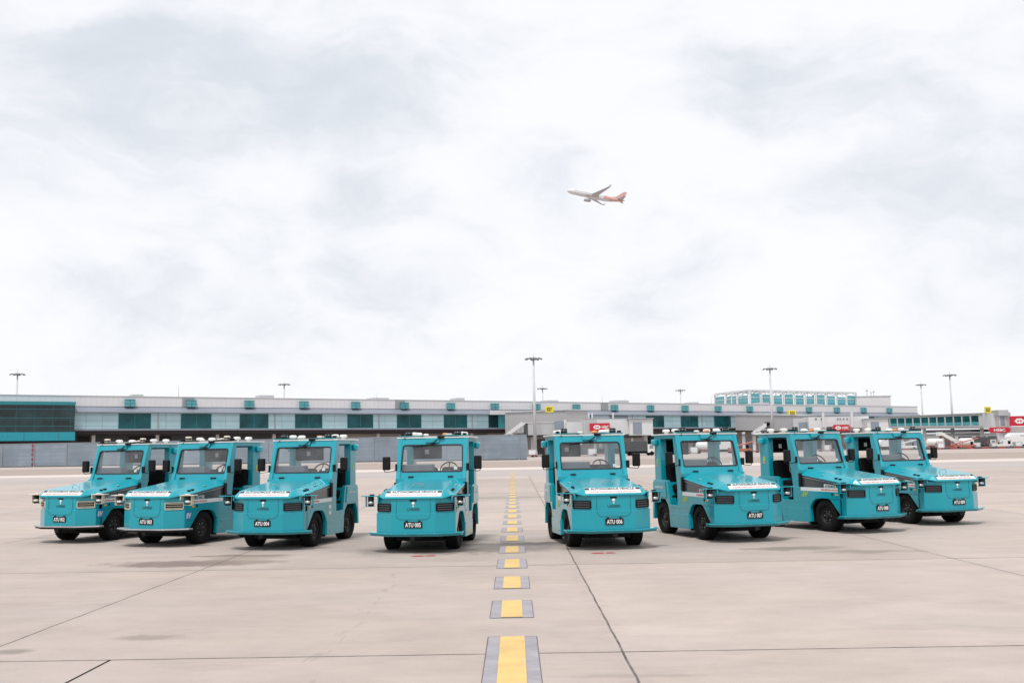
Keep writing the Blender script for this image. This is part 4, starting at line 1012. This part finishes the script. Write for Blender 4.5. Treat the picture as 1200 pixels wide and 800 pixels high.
# ------------------------------------------------------------------ airliners
def airliner(name, label, group=None):
    E_ = empty(name, label=label, cat='airliner', group=group)
    Lf = 39.0; n = 24
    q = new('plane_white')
    st = [(0, .05, -.35), (.5, .75, -.25), (1.5, 1.3, -.1), (3.2, 1.75, 0), (5, 1.88, 0), (24.5, 1.88, 0), (28, 1.7, .15), (32, 1.25, .5), (36, .65, .95), (38.5, .2, 1.25)]
    rings = []
    for (x, r, dz) in st:
        rings.append([q.bm.verts.new((-x, r * math.cos(2 * math.pi * i / n), dz + r * math.sin(2 * math.pi * i / n) * 1.05)) for i in range(n)])
    for a, b_ in zip(rings[:-1], rings[1:]):
        for i in range(n):
            f = q.bm.faces.new([a[i], a[(i + 1) % n], b_[(i + 1) % n], b_[i]]); f.smooth = True
            f.material_index = 0
    q.bm.faces.new(rings[0]); q.bm.faces.new(rings[-1])
    q.use('plane_red_hazed')
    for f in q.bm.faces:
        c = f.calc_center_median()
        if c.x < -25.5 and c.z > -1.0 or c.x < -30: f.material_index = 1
    q.build('fuselage', parent=E_)
    def wing(nm, mt, pts, thick, mirror):
        for s in mirror:
            q = new(mt); t = bmesh.new()
            top = [t.verts.new((p[0], p[1] * s, p[2] + p[3] / 2)) for p in pts]; bot = [t.verts.new((p[0], p[1] * s, p[2] - p[3] / 2)) for p in pts]
            t.faces.new(top); t.faces.new(list(reversed(bot)))
            for i in range(len(pts)): t.faces.new([top[i], bot[i], bot[(i + 1) % len(pts)], top[(i + 1) % len(pts)]])
            bmesh.ops.recalc_face_normals(t, faces=t.faces[:]); q.merge(t); q.build(nm, parent=E_)
    wing('wing', 'plane_grey_hazed', [(-13.2, 1.5, -1.0, .75), (-16.9, 5.5, -.55, .4), (-25.2, 17.0, 1.6, .15), (-26.7, 17.0, 1.6, .12), (-21.0, 5.5, -.55, .35), (-21.3, 1.5, -1.0, .6)], 0, (-1, 1))
    wing('winglet', 'plane_grey_hazed', [(-25.2, 17.0, 1.6, .12), (-26.4, 17.3, 3.4, .05), (-27.2, 17.3, 3.4, .05), (-26.7, 17.0, 1.6, .12)], 0, (-1, 1))
    wing('tailplane', 'plane_grey_hazed', [(-33.2, .7, 1.2, .3), (-37.0, 7.0, 1.9, .1), (-38.3, 7.0, 1.9, .08), (-37.0, .7, 1.2, .25)], 0, (-1, 1))
    q = new('plane_red_hazed'); q.prism([(-29.0, 1.7), (-32.4, 2.8), (-36.9, 7.3), (-38.9, 7.3), (-37.4, 1.6)], 'y', -.16, .16); q.build('fin', parent=E_)
    for s in (-1, 1):
        q = new('plane_grey_hazed'); q.lathe([(.75, -12.2), (.98, -12.4), (1.05, -13.6), (.92, -15.6), (.60, -16.6), (.3, -16.9)], 'x', (0, s * 5.0, -2.0), 18)
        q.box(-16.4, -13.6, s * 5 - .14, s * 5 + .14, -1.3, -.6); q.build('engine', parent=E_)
    q = new('text_dark')
    for s in (-1, 1):
        q.box(-2.5, -1.9, s * 1.05 - .2, s * 1.05 + .2, .5, .8)
    q.build('cockpit_window', parent=E_)
    q = new('pane_grey')
    for s in (-1, 1):
        for i in range(34):
            x = -5.2 - i * .62; q.box(x - .14, x + .14, min(s * 1.80, s * 1.893), max(s * 1.80, s * 1.893), .38, .72)
    tag(q.build('cabin_windows', parent=E_), None)
    return E_
P = airliner('airliner', 'white and red passenger jet climbing away in the cloudy sky', None)
nose = at(664.5, 223.0, 640)
# nose to the left and up, port side to the camera, slight bank away
P.location = nose
P.rotation_euler = (Matrix.Rotation(math.pi, 4, 'Z') @ Matrix.Rotation(R(-13.5), 4, 'Y') @ Matrix.Rotation(R(6), 4, 'X')).to_euler()
for s in (0,):
    text('spicejet', 1.6, 'plane_red_hazed', 'lettering', P, frameM((-8.6, 1.90, .95), (-1, 0, 0), (0, 0, 1)), bold=.02) if False else None
pn = at(1178, 515, 318)
P2 = copy_tree(P); P2.name = 'airliner'
P2.location = (pn.x, 318, 3.0); P2.rotation_euler = (0, 0, R(180 + 28)); tag(P2, 'white parked airliner, nose showing at the right edge behind the bridge', 'airliner')
q = new('steel_grey'); q.cyl((-5, 0, -3), (-5, 0, -1), .25, n=10); q.build('nose_gear', parent=P2)

# ------------------------------------------------------------------ ground equipment
def m_dolly(deck, load):
    E_ = empty('baggage_dolly')
    q = new('steel_grey'); q.box(-1.6, 1.6, -.8, .8, .42, .55); q.use(deck); q.box(-1.65, 1.65, -.83, .83, .30, .44); q.build('deck', parent=E_)
    for x in (-1.1, 1.1):
        for s in (-1, 1):
            q = new('rubber'); q.cyl((x, s * .55, .2), (x, s * .75, .2), .2, n=10); q.build('wheel', parent=E_)
    q = new(deck); q.tube([(1.6, 0, .36), (2.6, 0, .30)], .05, 6); q.build('tow_bar', parent=E_)
    if load == 'frame':
        q = new(deck)
        for x in (-1.55, 1.55):
            for s in (-1, 1): q.box(x - .04, x + .04, s * .75 - .04, s * .75 + .04, .55, 2.0)
        q.box(-1.6, 1.6, -.8, .8, 1.98, 2.06); q.build('canopy', parent=E_)
    return E_
def m_container():
    E_ = empty('cargo_container')
    q = new('silver'); q.prism([(-.78, 0), (.78, 0), (1.1, .5), (1.1, 1.6), (-.78, 1.6)], 'y', -.76, .76, bev=.02); q.build('shell', parent=E_)
    q = new('decal_white'); q.box(-.6, .8, -.775, -.762, .35, 1.45); q.build('curtain', parent=E_)
    return E_
def m_truck(body):
    E_ = empty('service_truck')
    q = new(body); q.box(-3.2, 1.0, -1.15, 1.15, .9, 3.0, bev=.05); q.build('box_body', parent=E_)
    q = new('white_paint'); q.prism([(1.1, .6), (3.0, .6), (3.0, 1.4), (2.6, 2.3), (1.1, 2.3)], 'y', -1.05, 1.05, bev=.04); q.build('cab', parent=E_)
    q = new('pane_grey'); q.box(1.5, 2.35, -1.07, -1.05, 1.4, 2.1); q.prism([(3.01, 1.45), (3.03, 1.45), (2.66, 2.2), (2.64, 2.2)], 'y', -.95, .95); q.build('cab_window', parent=E_)
    q = new('chassis'); q.box(-3.1, 2.9, -.9, .9, .5, .88); q.build('chassis', parent=E_)
    for x in (-2.2, 2.0):
        for s in (-1, 1):
            q = new('rubber'); q.cyl((x, s * .85, .45), (x, s * 1.1, .45), .45, n=14); q.build('wheel', parent=E_)
    return E_
def m_loader(c):
    E_ = empty('belt_loader')
    q = new(c); q.box(-3, 2.4, -.9, .9, .4, 1.05, bev=.05); q.build('body', parent=E_)
    q = new(c); q.prism([(-3.2, 1.1), (3.4, 2.6), (3.4, 2.8), (-3.2, 1.3)], 'y', -.45, .45); q.build('conveyor', parent=E_)
    q = new('black_matt'); q.box(1.2, 1.7, -.85, -.5, 1.05, 1.9); q.build('seat', parent=E_)
    for x in (-2.1, 1.7):
        for s in (-1, 1):
            q = new('rubber'); q.cyl((x, s * .7, .35), (x, s * .92, .35), .35, n=12); q.build('wheel', parent=E_)
    return E_
def m_stairs():
    E_ = empty('passenger_stairs')
    q = new('white_paint'); q.prism([(-2.5, .8), (2.2, 3.6), (3.2, 3.6), (3.2, 4.6), (2.2, 4.6), (-2.5, 1.9)], 'y', -.9, -.8); q.prism([(-2.5, .8), (2.2, 3.6), (3.2, 3.6), (3.2, 4.6), (2.2, 4.6), (-2.5, 1.9)], 'y', .8, .9); q.build('side_rail', parent=E_)
    q = new('steel_grey'); q.prism([(-2.5, .7), (2.2, 3.5), (3.2, 3.5), (3.2, 3.6), (2.2, 3.6), (-2.5, .85)], 'y', -.8, .8); q.build('steps', parent=E_)
    q = new('red_equipment'); q.box(-2.6, 3.0, -.9, .9, .45, .8); q.box(2.2, 2.4, -.7, .7, .8, 3.5); q.build('base', parent=E_)
    for x in (-1.8, 2.2):
        for s in (-1, 1):
            q = new('rubber'); q.cyl((x, s * .75, .35), (x, s * .95, .35), .35, n=12); q.build('wheel', parent=E_)
    return E_
def m_tank():
    E_ = empty('tank_trailer')
    q = new('white_paint'); q.lathe([(0, -2.2), (.8, -2.1), (1.05, -1.7), (1.05, 1.7), (.8, 2.1), (0, 2.2)], 'x', (0, 0, 1.75), 20); q.build('tank', parent=E_)
    q = new('red_equipment'); q.box(-2.2, 2.4, -.8, .8, .45, .72); q.build('frame', parent=E_)
    for x in (-1.5, 1.5):
        for s in (-1, 1):
            q = new('rubber'); q.cyl((x, s * .7, .35), (x, s * .92, .35), .35, n=12); q.build('wheel', parent=E_)
    return E_
protos = {
 'rd': (lambda: m_dolly('red_equipment', None)), 'rf': (lambda: m_dolly('red_equipment', 'frame')), 'sd': (lambda: m_dolly('steel_grey', None)),
 'co': m_container, 'tw': (lambda: m_truck('white_paint')), 'tg': (lambda: m_truck('bridge_dark')), 'or': (lambda: m_loader('orange_equipment')),
 'wl': (lambda: m_loader('white_paint')), 'st': m_stairs, 'ta': m_tank}
LABELS = {
 'rd': ('low red baggage dolly', 'baggage dolly', 'red baggage dollies on the far apron'),
 'rf': ('red canopied baggage cart', 'baggage cart', 'red canopied carts on the far apron'),
 'sd': ('bare grey baggage dolly', 'baggage dolly', 'grey baggage dollies on the far apron'),
 'co': ('silver cargo container with white curtain', 'container', 'silver cargo containers on the far apron'),
 'tw': ('white box truck', 'truck', 'service trucks on the far apron'), 'tg': ('dark-bodied service truck', 'truck', 'service trucks on the far apron'),
 'or': ('orange belt loader', 'belt loader', 'belt loaders on the far apron'), 'wl': ('white belt loader', 'belt loader', 'belt loaders on the far apron'),
 'st': ('white passenger stairs on a red base', 'stairs', 'mobile passenger stairs'), 'ta': ('white tank trailer on a red frame', 'trailer', 'white tank trailers')}
WHERE = {'end': 'at the foot of the tallest mast beside the hoarding', 'mid': 'under the pale bridge with the boxy cab',
         'pav': 'under the ribbed bridge below the rooftop pavilion', 'gap': 'between the pavilion bridge and the glazed bridge',
         'gl1': 'under the left half of the glazed bridge', 'gl2': 'under the right half of the glazed bridge', 'edge': 'at the right edge below the large red board'}
made = {}
EQ = [('rd', 618, 214, 8, 'end', ''), ('co', 623, 218, 0, 'end', ''), ('sd', 634, 216, 0, 'end', ''), ('rf', 647, 220, 5, 'end', ''),
      ('wl', 664, 216, 0, 'mid', ''), ('tg', 751, 207, 12, 'mid', ''), ('co', 693, 214, 0, 'mid', 'left'), ('rd', 704, 212, 0, 'mid', ''), ('co', 713, 213, 0, 'mid', 'right'),
      ('or', 868, 240, 15, 'pav', ''), ('rf', 882, 244, 0, 'pav', ''), ('st', 905, 250, 0, 'pav', ''), ('rd', 802, 236, 0, 'pav', ''), ('co', 812, 240, 0, 'pav', ''), ('ta', 826, 242, 0, 'pav', ''), ('tw', 845, 246, 180, 'pav', ''),
      ('rd', 956, 246, 0, 'gap', ''), ('co', 968, 248, 0, 'gap', ''), ('rf', 981, 244, 0, 'gap', ''), ('tw', 1046, 262, 0, 'gap', ''), ('ta', 1036, 262, 0, 'gap', '') , ('wl', 1062, 258, 0, 'gap', ''),
      ('rd', 1090, 262, 0, 'gl1', ''), ('ta', 1096, 270, 0, 'gl1', ''), ('rf', 1106, 264, 0, 'gl1', 'left'), ('co', 1101, 258, 0, 'gl1', ''), ('st', 1113, 275, 180, 'gl1', ''), ('rf', 1120, 262, 0, 'gl1', 'right'), ('sd', 1127, 258, 0, 'gl1', ''),
      ('ta', 1134, 266, 0, 'gl2', ''), ('or', 1131, 256, 0, 'gl2', ''), ('co', 1143, 258, 0, 'gl2', ''), ('rd', 1147, 256, 0, 'gl2', 'left'), ('tg', 1154, 266, 0, 'gl2', ''), ('sd', 1157, 256, 0, 'gl2', ''), ('rf', 1163, 262, 0, 'gl2', ''), ('rd', 1166, 254, 0, 'gl2', 'right'),
      ('wl', 1175, 262, 0, 'edge', ''), ('tw', 1187, 268, 180, 'edge', ''), ('rd', 1183, 256, 0, 'edge', 'left'), ('co', 1192, 258, 0, 'edge', ''), ('rd', 1198, 256, 0, 'edge', 'right')]
for (kd, px, Y, rz, wh, ex) in EQ:
    if kd not in made: o = protos[kd](); made[kd] = o
    else: o = copy_tree(made[kd])
    o.location = (at(px, 525, Y).x, Y, 0); o.rotation_euler = (0, 0, R(rz))
    l_, c_, g_ = LABELS[kd]
    tag(o, ((ex + ' ') if ex else '') + l_ + ' ' + WHERE[wh], c_, g_)

# low red and white barrier line along the far apron edge
q = new('red_equipment'); E_ = empty('apron_barrier', (0, 0, 0), 0, 'low red and white barrier line in front of the far ground equipment', 'barrier')
bl = new('red_equipment')
xa, xb = at(1048, 525, 252).x, at(1215, 525, 252).x; i = 0; x = xa
while x < xb:
    bl.use('red_equipment' if i % 2 else 'bridge_dark'); bl.box(x, x + 1.9, 251.8, 252.2, 0, .42); x += 2.0; i += 1
q.bm.free(); bl.build('rail', parent=E_)

# ------------------------------------------------------------------ sky and light
SUN_EL, SUN_AZ = R(66), R(200)          # azimuth from +Y (north) clockwise
w = bpy.data.worlds.new('World'); sc.world = w; w.use_nodes = True
n, l = w.node_tree.nodes, w.node_tree.links; bg = n['Background']
sky = n.new('ShaderNodeTexSky'); sky.sky_type = 'NISHITA'; sky.sun_disc = False; sky.sun_elevation = SUN_EL; sky.sun_rotation = SUN_AZ
sky.air_density = 1.0; sky.dust_density = 3.0
tc = n.new('ShaderNodeTexCoord'); D = tc.outputs['Generated']
wv = n.new('ShaderNodeTexNoise'); wv.inputs['Scale'].default_value = 5.0; wv.inputs['Detail'].default_value = 5; l.new(scaled(n, l, D, (1, 1, 1.6)), wv.inputs['Vector'])
sub = n.new('ShaderNodeVectorMath'); sub.operation = 'SUBTRACT'; l.new(wv.outputs['Color'], sub.inputs[0]); sub.inputs[1].default_value = (.5, .5, .5)
scl = n.new('ShaderNodeVectorMath'); scl.operation = 'SCALE'; l.new(sub.outputs[0], scl.inputs[0]); scl.inputs['Scale'].default_value = .16
add = n.new('ShaderNodeVectorMath'); add.operation = 'ADD'; l.new(D, add.inputs[0]); l.new(scl.outputs[0], add.inputs[1])
DX = n.new('ShaderNodeSeparateXYZ'); l.new(add.outputs[0], DX.inputs[0])
total = None
for (px, py, rx, ry, k_) in [(330, 95, 260, 85, .60), (60, 140, 170, 100, .52), (190, 40, 120, 50, .25), (460, 330, 80, 45, .45), (430, 235, 75, 35, .35), (950, 70, 180, 85, .75), (1130, 215, 190, 95, .65),
                             (780, 335, 100, 42, .50), (640, 205, 60, 45, .25), (520, 410, 85, 28, .30), (1120, 350, 150, 60, .35), (110, 345, 110, 35, .28), (20, 20, 130, 60, .3), (320, 400, 80, 25, .18), (560, 10, 90, 40, .25)]:
    dr = ray(px, py).normalized(); ex = ray(px + rx, py).normalized() - dr; ez = ray(px, py - ry).normalized() - dr
    ax = M_math(n, l, 'DIVIDE', M_math(n, l, 'SUBTRACT', DX.outputs[0], dr.x), abs(ex.x)); az = M_math(n, l, 'DIVIDE', M_math(n, l, 'SUBTRACT', DX.outputs[2], dr.z), abs(ez.z))
    dd = M_math(n, l, 'ADD', M_math(n, l, 'MULTIPLY', ax, ax), M_math(n, l, 'MULTIPLY', az, az))
    mr = n.new('ShaderNodeMapRange'); mr.interpolation_type = 'SMOOTHSTEP'; mr.inputs[1].default_value = 0.0; mr.inputs[2].default_value = 1.9; mr.inputs[3].default_value = k_; mr.inputs[4].default_value = 0
    l.new(dd, mr.inputs[0]); total = mr.outputs[0] if total is None else M_math(n, l, 'ADD', total, mr.outputs[0])
fbm = noise(n, l, scaled(n, l, add.outputs[0], (1, 1, 2.0), (2.3, .7, .4)), 3.2, 9, 0.58, 0.32, 0.68, -0.36, 0.44)
fb2 = noise(n, l, scaled(n, l, add.outputs[0], (1, 1, 2.2), (8, 3, 1)), 11.0, 8, 0.6, 0.32, 0.68, -0.22, 0.24)
total = M_math(n, l, 'ADD', M_math(n, l, 'ADD', total, fbm), fb2)
cl = n.new('ShaderNodeMapRange'); cl.interpolation_type = 'SMOOTHSTEP'; cl.inputs[1].default_value = -0.12; cl.inputs[2].default_value = 1.25; l.new(total, cl.inputs[0])
CB = 9.3
cloud = mixc(n, l, cl.outputs[0], (CB * .985, CB * .995, CB * 1.03, 1), (CB * .72, CB * .765, CB * .825, 1))
fin = mixc(n, l, 0.95, sky.outputs[0], cloud)
l.new(fin, bg.inputs[0]); bg.inputs[1].default_value = 0.10

sd = bpy.data.lights.new('sun', 'SUN'); sd.energy = 2.2; sd.angle = R(10); sd.cycles.use_multiple_importance_sampling = True; sd.color = (1, .965, .92)
so = bpy.data.objects.new('sun', sd); col.objects.link(so)
dirv = Vector((math.sin(SUN_AZ) * math.cos(SUN_EL), math.cos(SUN_AZ) * math.cos(SUN_EL), math.sin(SUN_EL)))
so.rotation_euler = dirv.to_track_quat('Z', 'Y').to_euler(); so.location = (0, 0, 60)

sc.view_settings.view_transform = 'Standard'; sc.view_settings.look = 'None'; sc.view_settings.exposure = 0.14; sc.view_settings.gamma = 1.0
sc.cycles.max_bounces = 8; sc.cycles.transparent_max_bounces = 12
sc.cycles.use_denoising = True; sc.cycles.sample_clamp_direct = 4.0; sc.cycles.sample_clamp_indirect = 4.0; sc.cycles.caustics_reflective = False; sc.cycles.caustics_refractive = False
